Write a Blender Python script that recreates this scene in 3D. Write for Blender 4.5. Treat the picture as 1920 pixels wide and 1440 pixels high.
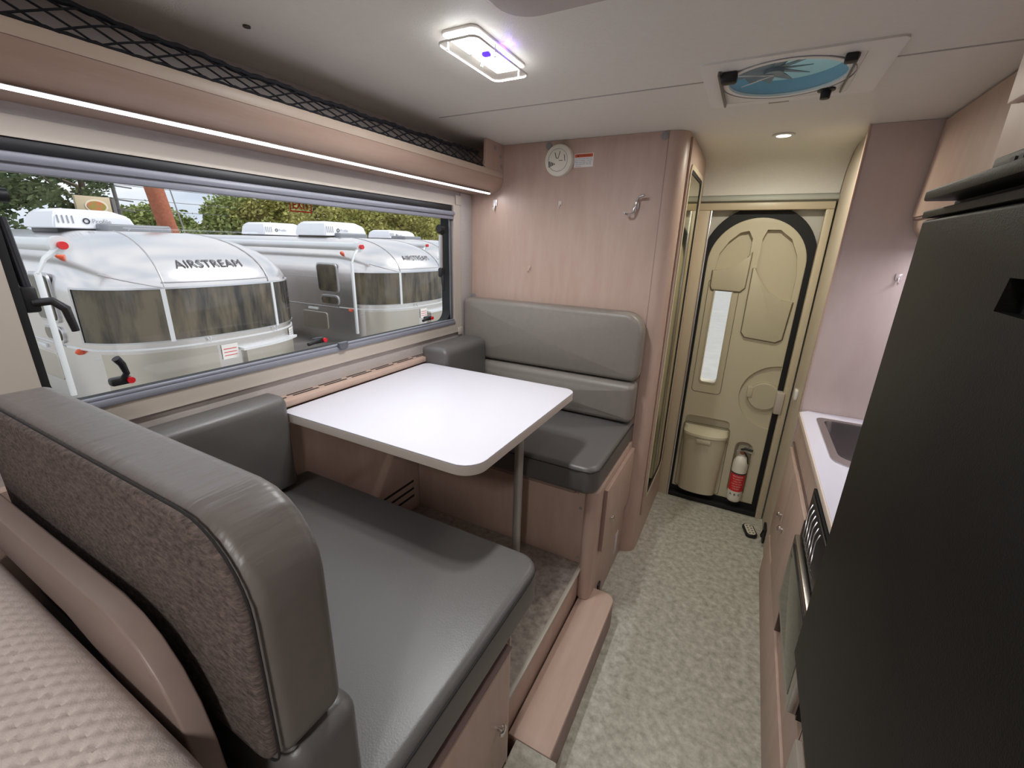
import bpy, bmesh, math, random
from mathutils import Vector, Matrix
random.seed(7)
for o in list(bpy.data.objects): bpy.data.objects.remove(o)
SC = bpy.context.scene
COL = SC.collection
R = math.radians
# ------------------------------------------------------------------ camera
cam = bpy.data.cameras.new('camera'); camo = bpy.data.objects.new('camera', cam); COL.objects.link(camo)
CX, CY, CZ, YAW, PIT, ROL, FPX = 1.3105, 0.2019, 1.5322, 0.4865, -0.3116, 0.0277, 806.48
F = Vector((-math.sin(YAW)*math.cos(PIT), math.cos(YAW)*math.cos(PIT), math.sin(PIT)))
Rt = Vector((math.cos(YAW), math.sin(YAW), 0)); U = Rt.cross(F)
Rr = math.cos(ROL)*Rt + math.sin(ROL)*U; Ur = -math.sin(ROL)*Rt + math.cos(ROL)*U
m = Matrix((Rr, Ur, -F)).transposed().to_4x4(); m.translation = Vector((CX, CY, CZ))
camo.matrix_world = m
cam.sensor_fit = 'HORIZONTAL'; cam.sensor_width = 36; cam.lens = FPX/1920*36; cam.clip_start = .02; cam.clip_end = 300
SC.camera = camo
# ------------------------------------------------------------------ world, exposure
W = bpy.data.worlds.new('sky'); SC.world = W; W.use_nodes = True
nt = W.node_tree; nt.nodes.clear()
def wn(t, **k):
    n = nt.nodes.new(t)
    for a, b in k.items(): setattr(n, a, b)
    return n
tc = wn('ShaderNodeTexCoord'); mp = wn('ShaderNodeMapping'); mp.inputs['Scale'].default_value = (1, 1, 3.2)
nz = wn('ShaderNodeTexNoise'); nz.inputs['Scale'].default_value = 2.6; nz.inputs['Detail'].default_value = 7
cr = wn('ShaderNodeValToRGB'); cr.color_ramp.elements[0].position = .38; cr.color_ramp.elements[0].color = (.50, .57, .68, 1)
cr.color_ramp.elements[1].position = .62; cr.color_ramp.elements[1].color = (.86, .88, .92, 1)
bg = wn('ShaderNodeBackground'); bg.inputs['Strength'].default_value = 1.45; wo = wn('ShaderNodeOutputWorld')
nt.links.new(tc.outputs['Generated'], mp.inputs[0]); nt.links.new(mp.outputs[0], nz.inputs['Vector'])
nt.links.new(nz.outputs['Fac'], cr.inputs[0]); nt.links.new(cr.outputs[0], bg.inputs[0]); nt.links.new(bg.outputs[0], wo.inputs[0])
SUN = bpy.data.lights.new('sun', 'SUN'); SUN.energy = 2.2; SUN.angle = R(30); SUN.color = (1, .97, .93)
suno = bpy.data.objects.new('sun', SUN); COL.objects.link(suno); suno.rotation_euler = (R(-28), R(32), 0)
SC.view_settings.view_transform = 'Standard'; SC.view_settings.look = 'None'
SC.view_settings.exposure = 0.0; SC.view_settings.gamma = 1; SC.view_settings.use_curve_mapping = False

# ------------------------------------------------------------------ materials
def s2l(c): return tuple((v/255/12.92 if v/255 <= .04045 else ((v/255+.055)/1.055)**2.4) for v in c)
MATS = {}
def mat(name, rgb, rough=.5, metal=0., bump=None, var=None, spec=None, coat=0, emit=None, scale=(1, 1, 1), trans=0, grain=None):
    """rgb sRGB 0-255; var=(rgb2, noise scale, contrast); bump=(scale, strength)"""
    if name in MATS: return MATS[name]
    M = bpy.data.materials.new(name); M.use_nodes = True; n = M.node_tree; P = n.nodes['Principled BSDF']
    c = s2l(rgb) + (1,)
    P.inputs['Base Color'].default_value = c; P.inputs['Roughness'].default_value = rough; P.inputs['Metallic'].default_value = metal
    if spec is not None: P.inputs['Specular IOR Level'].default_value = spec
    if coat: P.inputs['Coat Weight'].default_value = coat; P.inputs['Coat Roughness'].default_value = .15
    if trans: P.inputs['Transmission Weight'].default_value = trans
    if emit: P.inputs['Emission Color'].default_value = s2l(emit[0]) + (1,); P.inputs['Emission Strength'].default_value = emit[1]
    if bump or var:
        t = n.nodes.new('ShaderNodeTexCoord'); mpn = n.nodes.new('ShaderNodeMapping'); mpn.inputs['Scale'].default_value = scale
        n.links.new(t.outputs['Object'], mpn.inputs[0])
    if var:
        q = n.nodes.new('ShaderNodeTexNoise'); q.inputs['Scale'].default_value = var[1]; q.inputs['Detail'].default_value = 6; q.inputs['Roughness'].default_value = .62
        r_ = n.nodes.new('ShaderNodeValToRGB'); k = var[2]
        r_.color_ramp.elements[0].position = .5-k; r_.color_ramp.elements[1].position = .5+k
        r_.color_ramp.elements[0].color = c; r_.color_ramp.elements[1].color = s2l(var[0]) + (1,)
        n.links.new(mpn.outputs[0], q.inputs['Vector']); n.links.new(q.outputs['Fac'], r_.inputs[0])
        n.links.new(r_.outputs[0], P.inputs['Base Color'])
    if bump:
        q = n.nodes.new('ShaderNodeTexNoise'); q.inputs['Scale'].default_value = bump[0]; q.inputs['Detail'].default_value = 4
        b = n.nodes.new('ShaderNodeBump'); b.inputs['Strength'].default_value = bump[1]; b.inputs['Distance'].default_value = bump[2] if len(bump) > 2 else .002
        n.links.new(mpn.outputs[0], q.inputs['Vector']); n.links.new(q.outputs['Fac'], b.inputs['Height']); n.links.new(b.outputs[0], P.inputs['Normal'])
    MATS[name] = M; return M
wood = mat('pink_maple_laminate', (190, 165, 151), .42, var=((178, 151, 137), 7, .22), bump=(60, .15), scale=(3, 3, .5))
woodh = mat('maple_laminate_horizontal', (194, 170, 155), .4, var=((178, 150, 135), 6, .22), bump=(60, .15), scale=(3, .35, 3))
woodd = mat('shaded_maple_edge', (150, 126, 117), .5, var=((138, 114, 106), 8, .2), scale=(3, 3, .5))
beige = mat('beige_plastic', (188, 178, 166), .45)
beige2 = mat('cream_trim', (196, 182, 156), .4)
wallm = mat('linen_wall_vinyl', (190, 183, 180), .6, bump=(140, .3), var=((180, 172, 168), 30, .3), scale=(1, 1, 4))
ceilm = mat('ceiling_vinyl', (228, 225, 217), .55, bump=(260, .5, .001), var=((223, 219, 211), 60, .3))
lino = mat('mottled_linoleum', (150, 146, 132), .34, bump=(120, .3, .0012), var=((204, 202, 190), 38, .2))
linoB = mat('mottled_linoleum_brown', (132, 122, 114), .36, bump=(120, .3, .0012), var=((190, 182, 172), 40, .2))
vinyl = mat('charcoal_vinyl', (92, 89, 87), .38, bump=(320, .35, .0008), spec=.5)
fabric = mat('taupe_vinyl', (132, 125, 117), .42, bump=(320, .3, .0008), var=((124, 117, 110), 40, .3))
wrink = mat('wrinkled_vinyl', (104, 98, 94), .42, bump=(9, .6, .010), scale=(3.2, .5, 1))
linen = mat("brown_linen", (52, 44, 42), .9, bump=(240, .7, .002), var=((116, 101, 94), 70, .2), scale=(1.6, 1, 4))
piping = mat('dark_piping', (44, 42, 42), .8, spec=.2)
matt = mat('mattress_knit', (196, 184, 178), .85, bump=(500, .3))
white = mat('white_laminate', (208, 206, 214), .32, bump=(300, .15, .0005))
edgew = mat('table_edge_band', (205, 194, 184), .45)
whitep = mat('white_plastic', (230, 227, 222), .4)
grayp = mat('grey_plastic', (150, 152, 158), .4)
black = mat('black_plastic', (22, 22, 25), .45)
rubber = mat('black_rubber', (14, 14, 16), .65)
cord = mat('black_cord', (16, 17, 26), .8)
fridgem = mat('fridge_black', (17, 17, 15), .48, bump=(500, .6, .0008), var=((13, 13, 12), 300, .3), spec=.28)
alu = mat('brushed_aluminium', (208, 208, 210), .3, 1)
chrome = mat('chrome', (225, 225, 228), .12, 1)
steel = mat('stainless_steel', (188, 184, 182), .26, 1, bump=(60, .1), scale=(1, 12, 1))
pole_m = mat('silver_post_paint', (172, 168, 162), .35, .5)
cream = mat('cream_door_plastic', (196, 187, 162), .42, bump=(300, .25, .0006))
cream2 = mat('cream_door_pocket', (191, 182, 157), .42, bump=(300, .25, .0006))
graywall = mat('grey_header_board', (176, 178, 168), .55)
red = mat('red_plastic', (200, 28, 38), .4)
redlab = mat('red_label', (214, 40, 44), .5)
orange = mat('amber_marker_lens', (228, 96, 60), .3)
ink = mat('dark_ink', (58, 56, 60), .6)
blueink = mat('blue_ink', (110, 120, 150), .6)
mirror_tint = mat('mirror_glass', (214, 212, 170), .06, 1)  # yellow tint paints the reflected interior into the mirror colour
skin = mat('trailer_aluminium', (226, 223, 222), .24, 1, bump=(1.6, .25, .03), spec=.6)
skin2 = mat('trailer_lower_aluminium', (206, 200, 190), .3, 1, bump=(1.6, .25, .03))
awn = mat('trailer_white_metal', (226, 228, 230), .35, .3)
tglass = mat('reflection_streak_glass', (40, 40, 39), .05, 0, spec=.6, var=((104, 95, 78), 2.0, .10), scale=(1, 2.6, .45))  # brown streaks paint reflections into the dark glass colour
acw = mat('white_gloss_shroud', (238, 240, 246), .3)
asphalt = mat('grey_asphalt', (176, 174, 168), .9, var=((160, 158, 152), 3, .3))
bark = mat('tree_bark', (92, 82, 70), .9)
leafA = mat('olive_leaves', (134, 138, 66), .8, var=((190, 184, 108), 1.4, .14))
leafB = mat('dark_green_leaves', (74, 92, 60), .8, var=((118, 132, 92), 1.2, .14))
leafC = mat('green_leaves', (118, 136, 74), .8, var=((170, 178, 112), 1.2, .14))
polew = mat('red_brown_pole', (176, 108, 82), .8, var=((150, 86, 62), 12, .2))
def glassmat(name, tint=(1, 1, 1), refl=.9):
    M = bpy.data.materials.new(name); M.use_nodes = True; n = M.node_tree; n.nodes.clear()
    o = n.nodes.new('ShaderNodeOutputMaterial'); mx = n.nodes.new('ShaderNodeMixShader'); t = n.nodes.new('ShaderNodeBsdfTransparent')
    g = n.nodes.new('ShaderNodeBsdfGlossy'); lw = n.nodes.new('ShaderNodeLayerWeight'); lw.inputs[0].default_value = .5; pw = n.nodes.new('ShaderNodeMath'); pw.operation = 'POWER'; pw.inputs[1].default_value = 5; fr = n.nodes.new('ShaderNodeMath'); fr.operation = 'MULTIPLY_ADD'; fr.inputs[1].default_value = .5; fr.inputs[2].default_value = .025; n.links.new(lw.outputs['Facing'], pw.inputs[0]); n.links.new(pw.outputs[0], fr.inputs[0])
    g.inputs['Roughness'].default_value = .02; t.inputs[0].default_value = tint + (1,); g.inputs[0].default_value = (refl, refl, refl, 1)
    n.links.new(fr.outputs[0], mx.inputs[0]); n.links.new(t.outputs[0], mx.inputs[1]); n.links.new(g.outputs[0], mx.inputs[2]); n.links.new(mx.outputs[0], o.inputs[0])
    return M
glass = glassmat('clear_acrylic', (.97, .97, .96))
def emitm(name, rgb, s):
    M = bpy.data.materials.new(name); M.use_nodes = True; n = M.node_tree; n.nodes.clear()
    o = n.nodes.new('ShaderNodeOutputMaterial'); e = n.nodes.new('ShaderNodeEmission'); e.inputs[0].default_value = s2l(rgb)+(1,); e.inputs[1].default_value = s
    n.links.new(e.outputs[0], o.inputs[0]); return M
ledw = emitm('cool_led', (245, 248, 255), 14)
ledstrip = emitm('led_strip_glow', (238, 242, 255), 5)
ledblue = emitm('blue_led', (60, 30, 255), 4)
ledwarm = emitm('warm_led', (255, 240, 205), 7)
def translm(name, rgb):
    M = bpy.data.materials.new(name); M.use_nodes = True; n = M.node_tree; n.nodes.clear()
    o = n.nodes.new('ShaderNodeOutputMaterial'); mx = n.nodes.new('ShaderNodeMixShader'); mx.inputs[0].default_value = .25
    t = n.nodes.new('ShaderNodeBsdfTranslucent'); d = n.nodes.new('ShaderNodeBsdfTransparent')
    t.inputs[0].default_value = s2l(rgb)+(1,); d.inputs[0].default_value = s2l(rgb)+(1,)
    n.links.new(t.outputs[0], mx.inputs[1]); n.links.new(d.outputs[0], mx.inputs[2]); n.links.new(mx.outputs[0], o.inputs[0]); return M
bluedome = translm('blue_tinted_dome', (172, 192, 194))

# ------------------------------------------------------------------ helpers
def off(p):
    v = Vector((0, 0, 0))
    while p is not None: v += p.location; p = p.parent
    return v
def link(name, me, parent):
    o = bpy.data.objects.new(name, me); COL.objects.link(o)
    if parent is not None: o.parent = parent
    return o
def smooth(me, ang=40):
    for p in me.polygons: p.use_smooth = True
    try: me.set_sharp_from_angle(angle=R(ang))
    except Exception: pass
def mk(name, verts, faces, m, parent=None, sm=True, ang=40):
    f = off(parent)
    me = bpy.data.meshes.new(name); me.from_pydata([tuple(Vector(v)-f) for v in verts], [], faces)
    me.materials.append(m); me.update()
    b = bmesh.new(); b.from_mesh(me); bmesh.ops.remove_doubles(b, verts=b.verts, dist=1e-5)
    bmesh.ops.recalc_face_normals(b, faces=b.faces); b.to_mesh(me); b.free()
    if sm: smooth(me, ang)
    return link(name, me, parent)
class G:
    """collects geometry for ONE mesh"""
    def __init__(s): s.v = []; s.f = []
    def add(s, v, f):
        n = len(s.v); s.v += [tuple(q) for q in v]; s.f += [tuple(i+n for i in q) for q in f]; return s
    def box(s, x0, x1, y0, y1, z0, z1):
        v = [(x, y, z) for x in (x0, x1) for y in (y0, y1) for z in (z0, z1)]
        return s.add(v, [(0, 1, 3, 2), (4, 6, 7, 5), (0, 4, 5, 1), (2, 3, 7, 6), (0, 2, 6, 4), (1, 5, 7, 3)])
    def bev(s, x0, x1, y0, y1, z0, z1, r=.003, seg=2):
        b = bmesh.new(); bmesh.ops.create_cube(b, size=1)
        for q in b.verts: q.co = Vector(((x0+x1)/2+q.co.x*(x1-x0), (y0+y1)/2+q.co.y*(y1-y0), (z0+z1)/2+q.co.z*(z1-z0)))
        r = min(r, .45*min(x1-x0, y1-y0, z1-z0))
        bmesh.ops.bevel(b, geom=b.edges[:], offset=r, segments=seg, affect='EDGES', profile=.5)
        b.verts.index_update(); s.add([q.co for q in b.verts], [[q.index for q in fa.verts] for fa in b.faces]); b.free(); return s
    def tube(s, pts, r, n=8, caps=True):
        pts = [Vector(p) for p in pts]; rs = r if isinstance(r, (list, tuple)) else [r]*len(pts)
        base = len(s.v); d = (pts[1]-pts[0]).normalized(); u = d.orthogonal().normalized()
        for i, p in enumerate(pts):
            if i == 0: t = pts[1]-pts[0]
            elif i == len(pts)-1: t = pts[-1]-pts[-2]
            else: t = (pts[i+1]-p).normalized()+(p-pts[i-1]).normalized()
            t.normalize(); u = (u-t*u.dot(t)); u = u.normalized() if u.length > 1e-6 else t.orthogonal().normalized(); w = t.cross(u)
            for k in range(n):
                a = 2*math.pi*k/n; s.v.append(tuple(p+rs[i]*(math.cos(a)*u+math.sin(a)*w)))
        for i in range(len(pts)-1):
            for k in range(n):
                a = base+i*n+k; b = base+i*n+(k+1) % n; s.f.append((a, b, b+n, a+n))
        if caps:
            s.f.append(tuple(base+k for k in range(n))[::-1]); s.f.append(tuple(base+(len(pts)-1)*n+k for k in range(n)))
        return s
    def cyl(s, c, axis, r, h, n=24, r2=None):
        d = Vector({'x': (1, 0, 0), 'y': (0, 1, 0), 'z': (0, 0, 1)}[axis]); c = Vector(c)
        return s.tube([c, c+d*h], [r, r if r2 is None else r2], n)
    def lathe(s, c, axis, prof, n=28):
        """prof [(radius, height)] along axis"""
        d = {'x': Vector((1, 0, 0)), 'y': Vector((0, 1, 0)), 'z': Vector((0, 0, 1))}[axis] if isinstance(axis, str) else Vector(axis).normalized()
        u = d.orthogonal().normalized(); w = d.cross(u); c = Vector(c); base = len(s.v)
        for r, h in prof:
            for k in range(n):
                a = 2*math.pi*k/n; s.v.append(tuple(c+d*h+r*(math.cos(a)*u+math.sin(a)*w)))
        for i in range(len(prof)-1):
            for k in range(n):
                a = base+i*n+k; b = base+i*n+(k+1) % n; s.f.append((a, b, b+n, a+n))
        s.f.append(tuple(base+k for k in range(n))[::-1]); s.f.append(tuple(base+(len(prof)-1)*n+k for k in range(n)))
        return s
    def prism(s, pts, axis, a, b):
        n = len(pts); base = len(s.v); s.v += [P3(p, axis, a) for p in pts]+[P3(p, axis, b) for p in pts]
        s.f.append(tuple(base+k for k in range(n))); s.f.append(tuple(base+n+k for k in range(n))[::-1])
        for k in range(n): s.f.append((base+k, base+(k+1) % n, base+n+(k+1) % n, base+n+k))
        return s
    def ring(s, po, pi, axis, a, b):
        n = len(po); q = len(s.v)
        for P, t in ((po, a), (po, b), (pi, b), (pi, a)): s.v += [P3(p, axis, t) for p in P]
        for j in range(4):
            for k in range(n): s.f.append((q+j*n+k, q+j*n+(k+1) % n, q+((j+1) % 4)*n+(k+1) % n, q+((j+1) % 4)*n+k))
        return s
    def pillow(s, pts, axis, a, b, r, ba=0, bb=0, seg=5):
        """outline extruded from a to b with rounded rims; ba/bb = bulge on each cap"""
        n = len(pts); P = [Vector(p) for p in pts]; c = sum(P, Vector((0, 0)))/n
        area = sum(P[i].x*P[(i+1) % n].y-P[(i+1) % n].x*P[i].y for i in range(n))
        sg = 1 if area > 0 else -1; N = []
        for i in range(n):
            e1 = P[i]-P[i-1]; e2 = P[(i+1) % n]-P[i]
            if e1.length < 1e-9: e1 = e2
            if e2.length < 1e-9: e2 = e1
            n1 = Vector((e1.y, -e1.x)).normalized()*sg; n2 = Vector((e2.y, -e2.x)).normalized()*sg
            q = n1+n2; q = q.normalized() if q.length > 1e-6 else n1
            N.append(q/max(.5, q.dot(n1)))
        rings = []
        sgn = 1 if b > a else -1
        inn = [P[i]-N[i]*r for i in range(n)]; ci = sum(inn, Vector((0, 0)))/n
        for sc_ in (.0, .3, .55, .75, .9): rings.append(([ci+(p-ci)*max(sc_, .001) for p in inn], a-sgn*ba*(1-sc_**2)))
        for k in range(seg+1):
            ph = math.pi/2*k/seg; rings.append(([P[i]-N[i]*r*(1-math.sin(ph)) for i in range(n)], a+sgn*r*(1-math.cos(ph))))
        for k in range(seg+1):
            ph = math.pi/2*(1-k/seg); rings.append(([P[i]-N[i]*r*(1-math.sin(ph)) for i in range(n)], b-sgn*r*(1-math.cos(ph))))
        for sc_ in (.9, .75, .55, .3, .0): rings.append(([ci+(p-ci)*max(sc_, .001) for p in inn], b+sgn*bb*(1-sc_**2)))
        base = len(s.v)
        for pp, t in rings: s.v += [P3(p, axis, t) for p in pp]
        for j in range(len(rings)-1):
            for k in range(n): s.f.append((base+j*n+k, base+j*n+(k+1) % n, base+(j+1)*n+(k+1) % n, base+(j+1)*n+k))
        s.f.append(tuple(base+k for k in range(n))); s.f.append(tuple(base+(len(rings)-1)*n+k for k in range(n)))
        return s
    def slab(s, pts, axis, a, b, r=.003, seg=3):
        """extruded outline (may be concave) with bevelled rims"""
        bm = bmesh.new(); n = len(pts)
        A = [bm.verts.new(P3(p, axis, a)) for p in pts]; B = [bm.verts.new(P3(p, axis, b)) for p in pts]
        bm.faces.new(A); bm.faces.new(B[::-1])
        for k in range(n): bm.faces.new((A[k], A[(k+1) % n], B[(k+1) % n], B[k]))
        rim = [e for e in bm.edges if (e.verts[0] in A and e.verts[1] in A) or (e.verts[0] in B and e.verts[1] in B)]
        bmesh.ops.bevel(bm, geom=rim, offset=r, segments=seg, affect='EDGES', profile=.5)
        bm.verts.index_update(); s.add([q.co for q in bm.verts], [[q.index for q in fa.verts] for fa in bm.faces]); bm.free(); return s
    def out(s, name, m, parent=None, sm=True, ang=40): return mk(name, s.v, s.f, m, parent, sm, ang)
def P3(p, axis, t):
    if axis == 'x': return (t, p[0], p[1])
    if axis == 'y': return (p[0], t, p[1])
    return (p[0], p[1], t)
def rr(x0, x1, y0, y1, r, seg=6):
    """rounded rect outline CCW; r number or (bl, br, tr, tl)"""
    if not isinstance(r, (tuple, list)): r = (r,)*4
    o = []
    for (cx, cy, a0, rad) in ((x0, y0, 180, r[0]), (x1, y0, 270, r[1]), (x1, y1, 0, r[2]), (x0, y1, 90, r[3])):
        sx = 1 if cx == x0 else -1; sy = 1 if cy == y0 else -1
        mx, my = cx+sx*rad, cy+sy*rad
        for k in range(seg+1):
            a = R(a0+90*k/seg); o.append((mx+rad*math.cos(a), my+rad*math.sin(a)))
    return o
def dens(pts, step):
    o = []
    for i, p in enumerate(pts):
        q = pts[(i+1) % len(pts)]; L = math.dist(p, q); n = max(1, int(L/step))
        for k in range(n): o.append((p[0]+(q[0]-p[0])*k/n, p[1]+(q[1]-p[1])*k/n))
    return o
def circ(cx, cy, r, n=32, a0=0, a1=360): return [(cx+r*math.cos(R(a0+(a1-a0)*k/n)), cy+r*math.sin(R(a0+(a1-a0)*k/n))) for k in range(n if a1-a0 == 360 else n+1)]
def tag(o, label=None, cat=None, group=None, kind=None):
    if label: o['label'] = label
    if cat: o['category'] = cat
    if group: o['group'] = group
    if kind: o['kind'] = kind
    return o
def thing(name, label, cat, loc, group=None):
    o = bpy.data.objects.new(name, None); o.empty_display_size = .05; COL.objects.link(o); o.location = loc
    return tag(o, label, cat, group)
def sroot(name, loc=(0, 0, 0)):
    o = bpy.data.objects.new(name, None); COL.objects.link(o); o.location = loc; o['kind'] = 'structure'; return o
def copy_tree(o, parent=None):
    c = o.copy(); COL.objects.link(c)
    if parent is not None: c.parent = parent
    for ch in list(o.children): copy_tree(ch, c)
    return c
def cut(o, *cutters):
    """boolean difference, applied"""
    for c in cutters:
        md = o.modifiers.new('cut', 'BOOLEAN'); md.object = c; md.operation = 'DIFFERENCE'; md.solver = 'EXACT'
    bpy.context.view_layer.update(); dg = bpy.context.evaluated_depsgraph_get()
    me = bpy.data.meshes.new_from_object(o.evaluated_get(dg)); o.modifiers.clear(); old = o.data; o.data = me
    me.materials.clear(); me.materials.append(old.materials[0])
    smooth(me, 30)
    for c in cutters: bpy.data.objects.remove(c)
    return o
def text(name, s, m, parent, origin, right, up, size, ext=.0005, fn=None, bold=0, width=None):
    cu = bpy.data.curves.new(name, 'FONT'); cu.body = s; cu.size = size; cu.extrude = 0; cu.align_x = 'CENTER'; cu.align_y = 'CENTER'; cu.offset = bold; cu.resolution_u = 3
    t = bpy.data.objects.new(name, cu); COL.objects.link(t); bpy.context.view_layer.update()
    me = bpy.data.meshes.new_from_object(t.evaluated_get(bpy.context.evaluated_depsgraph_get())); bpy.data.objects.remove(t)
    right = Vector(right).normalized(); up = Vector(up).normalized(); nn = right.cross(up); f = off(parent); og = Vector(origin)
    xs = [v.co.x for v in me.vertices]; k = (width/(max(xs)-min(xs))) if width else 1
    for v in me.vertices:
        if fn: v.co = Vector(fn(v.co.x*k, v.co.y))-f
        else: v.co = og+right*v.co.x*k+up*v.co.y+nn*ext-f
    me.materials.clear(); me.materials.append(m)
    return link(name, me, parent)
def area(name, loc, rot, sx, sy, power, col=(1, 1, 1), spread=180):
    l = bpy.data.lights.new(name, 'AREA'); l.shape = 'RECTANGLE'; l.size = sx; l.size_y = sy; l.energy = power; l.color = col; l.spread = R(spread)
    o = bpy.data.objects.new(name, l); COL.objects.link(o); o.location = loc; o.rotation_euler = rot; return o
def point(name, loc, power, col=(1, 1, 1), r=.03):
    l = bpy.data.lights.new(name, 'POINT'); l.energy = power; l.color = col; l.shadow_soft_size = r
    o = bpy.data.objects.new(name, l); COL.objects.link(o); o.location = loc; return o

H = 1.98
# ================================================================== STRUCTURE
fl = sroot('floor'); G().box(-.02, 2.15, -1.7, 3.0, -.04, 0).out('floor_sheet', lino, fl, False)
rf = G(); rf.bev(.03, .893, .40, 1.66, 0.0, .264, .004); o = rf.out('raised_floor', wood, fl)
G().bev(.035, .897, .42, 1.66, .2642, .272, .003).out('raised_floor_covering', linoB, fl)
G().bev(.884, .9, 1.0, 1.655, .262, .2735, .0035).out('floor_nosing', mat('vinyl_nosing', (190, 184, 170), .4), fl)
G().bev(.93, 1.06, .5, 1.012, 0.001, .138, .004).out('landing_block', lino, fl)
# step board: rounded far end
st = [(.899, 1.016), (1.036, 1.016), (1.036, 1.66)]+[(1.036-.04+.04*math.cos(R(a)), 1.67+.04*math.sin(R(a))) for a in range(0, 91, 15)]+[(.899, 1.712)]
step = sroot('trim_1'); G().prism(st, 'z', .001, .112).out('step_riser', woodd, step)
G().pillow(st, 'z', .112, .132, .004).out('step_tread', woodh, step)

# walls
wl = sroot('wall_left')
g = G(); X0, X1 = -.06, 0
WY0, WY1, WZ0, WZ1 = .50, 2.0, 1.15, 1.71
g.box(X0, X1, -1.7, WY0, 1.02, 2.06).box(X0, X1, WY1, 3.0, 1.02, 2.06).box(X0, X1, WY0, WY1, 1.02, WZ0).box(X0, X1, WY0, WY1, WZ1, 2.06)
g.out('wall_panel', wallm, wl, False)
G().box(X0, .03, -1.7, 3.0, -.9, 1.02).out('lower_wall', wood, wl, False)
G().box(-.07, -.061, -1.7, 3.0, -.9, 1.12).out('outer_cladding', whitep, wl, False)
# vent slots low on the wall beside far bench
vb = G()
for i in range(3):
    vb.add([(.031, 1.40+.05*i+dy, .43-.045*i+dz) for dy, dz in ((0, 0), (.2-.045*i, -.0), (.2-.045*i, .012), (0, .012))], [(0, 1, 2, 3)])
vs = G()
for i in range(3): vs.box(.0302, .0315, 1.42+.035*i, 1.62, .42-.04*i, .431-.04*i)
vs.out('vent_slot', black, wl, False)

wr = sroot('wall_right'); G().box(2.12, 2.16, -1.7, 3.0, -.05, 2.06).out('wall_panel', wallm, wr, False)
wb = sroot('wall_front')
G().box(-.06, 2.16, -1.74, -1.7, -.05, 2.06).out('wall_panel', wallm, wb, False)
wre = sroot('wall_rear')
G().box(.98, 1.0, 2.90, 2.97, 0, 2.06).box(1.0, 1.63, 2.895, 2.99, 1.775, 2.06).box(-.06, 1.0, 2.97, 3.0, -.05, 2.06).box(1.61, 2.16, 2.97, 3.0, -.05, 2.06).out('header_panel', graywall, wre, False)
cv = [(2.62, 1.981)]+[(2.62+.27*math.sin(R(a)), 1.981-.17*(1-math.cos(R(a)))) for a in range(10, 91, 10)]+[(2.892, 1.981)]
G().prism(cv, 'x', 1.012, 1.618).out('ceiling_cove', ceilm, wre)
G().bev(1.01, 1.62, 2.872, 2.895, 1.782, 1.80, .003).out('header_ledge', graywall, wre)
ww = sroot('wall_passage')
G().box(1.62, 1.64, 2.372, 2.885, 0, 1.985).out('wall_panel', mat('passage_board', (200, 188, 170), .5, var=((190, 177, 160), 8, .25)), ww, False)

# partition with rounded corner
def arcp(cx, cy, r, a0, a1, n=8): return [(cx+r*math.cos(R(a0+(a1-a0)*k/n)), cy+r*math.sin(R(a0+(a1-a0)*k/n))) for k in range(n+1)]
pp = [(0.0, 2.1775)]+arcp(.945, 2.2425, .065, -90, 0)+[(1.01, 2.897), (.985, 2.897), (.985, 2.26), (.93, 2.20), (0, 2.20)]
wp = sroot('wall_partition'); G().prism(pp, 'z', 0, 1.979).out('partition_panel', wood, wp)
G().bev(.935, .9375, 2.1765, 2.178, 0, 1.979, .0005).out('corner_joint', woodd, wp)

# ceiling
ce = sroot('ceiling')
FX, FY, FR = 1.305, 1.74, .148
def boxes_hole(g, x0, x1, y0, y1, hx0, hx1, hy0, hy1, z0, z1):
    g.box(x0, x1, y0, hy0, z0, z1).box(x0, x1, hy1, y1, z0, z1).box(x0, hx0, hy0, hy1, z0, z1).box(hx1, x1, hy0, hy1, z0, z1)
G().box(-.06, 2.16, -1.74, 1.55, H, H+.09).out('ceiling_panel', ceilm, ce, False)
g = G(); boxes_hole(g, -.06, 2.16, 1.55, 3.0, 1.14, 1.47, 1.585, 1.895, H, H+.09); g.out('ceiling_panel', ceilm, ce, False)
g = G(); g.bev(.1885, 1.13, 1.681, 1.687, H-.0016, H+.001, .0006).bev(1.51, 2.1, 1.681, 1.687, H-.0016, H+.001, .0006)
g.out('ceiling_seam', mat('seam_bead', (176, 170, 165), .6), ce)
# raised front ceiling tray
G().pillow(rr(.79, 1.75, .2, 1.14, .07), 'z', H, H-.012, .004).out('ceiling_tray', mat('tray_vinyl', (188, 180, 176), .55, bump=(260, .4, .001)), ce)
G().ring(rr(.783, 1.757, .19, 1.147, .075), rr(.79, 1.75, .2, 1.14, .07), 'z', H-.008, H).out('tray_rim', whitep, ce)

# ================================================================== WINDOW
wn1 = sroot('window_1', (0, 1.25, 1.42))
g = G(); g.ring(rr(.425, 2.062, 1.095, 1.745, .012), rr(.497, 2.003, 1.142, 1.706, .006), 'x', 0, .016); g.out('window_frame', beige, wn1)
G().ring(rr(.497, 2.003, 1.142, 1.712, .004), rr(.514, 1.982, 1.160, 1.70, .055), 'x', -.045, .002).out('gasket', rubber, wn1)
G().prism(rr(.50, 2.0, 1.15, 1.70, .01), 'x', -.040, -.034).out('pane', glass, wn1)
G().bev(.001, .012, .50, 2.0, 1.680, 1.706, .004).out('blind_slot_shade', black, wn1)  # solid black bar stands for the shadow in the blind recess
g = G(); g.bev(.002, .03, .50, 2.003, 1.658, 1.679, .008).bev(.004, .022, .50, 2.0, 1.642, 1.660, .004); g.out('blind_cassette', mat('cassette_grey', (128, 130, 140), .4), wn1)
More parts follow.
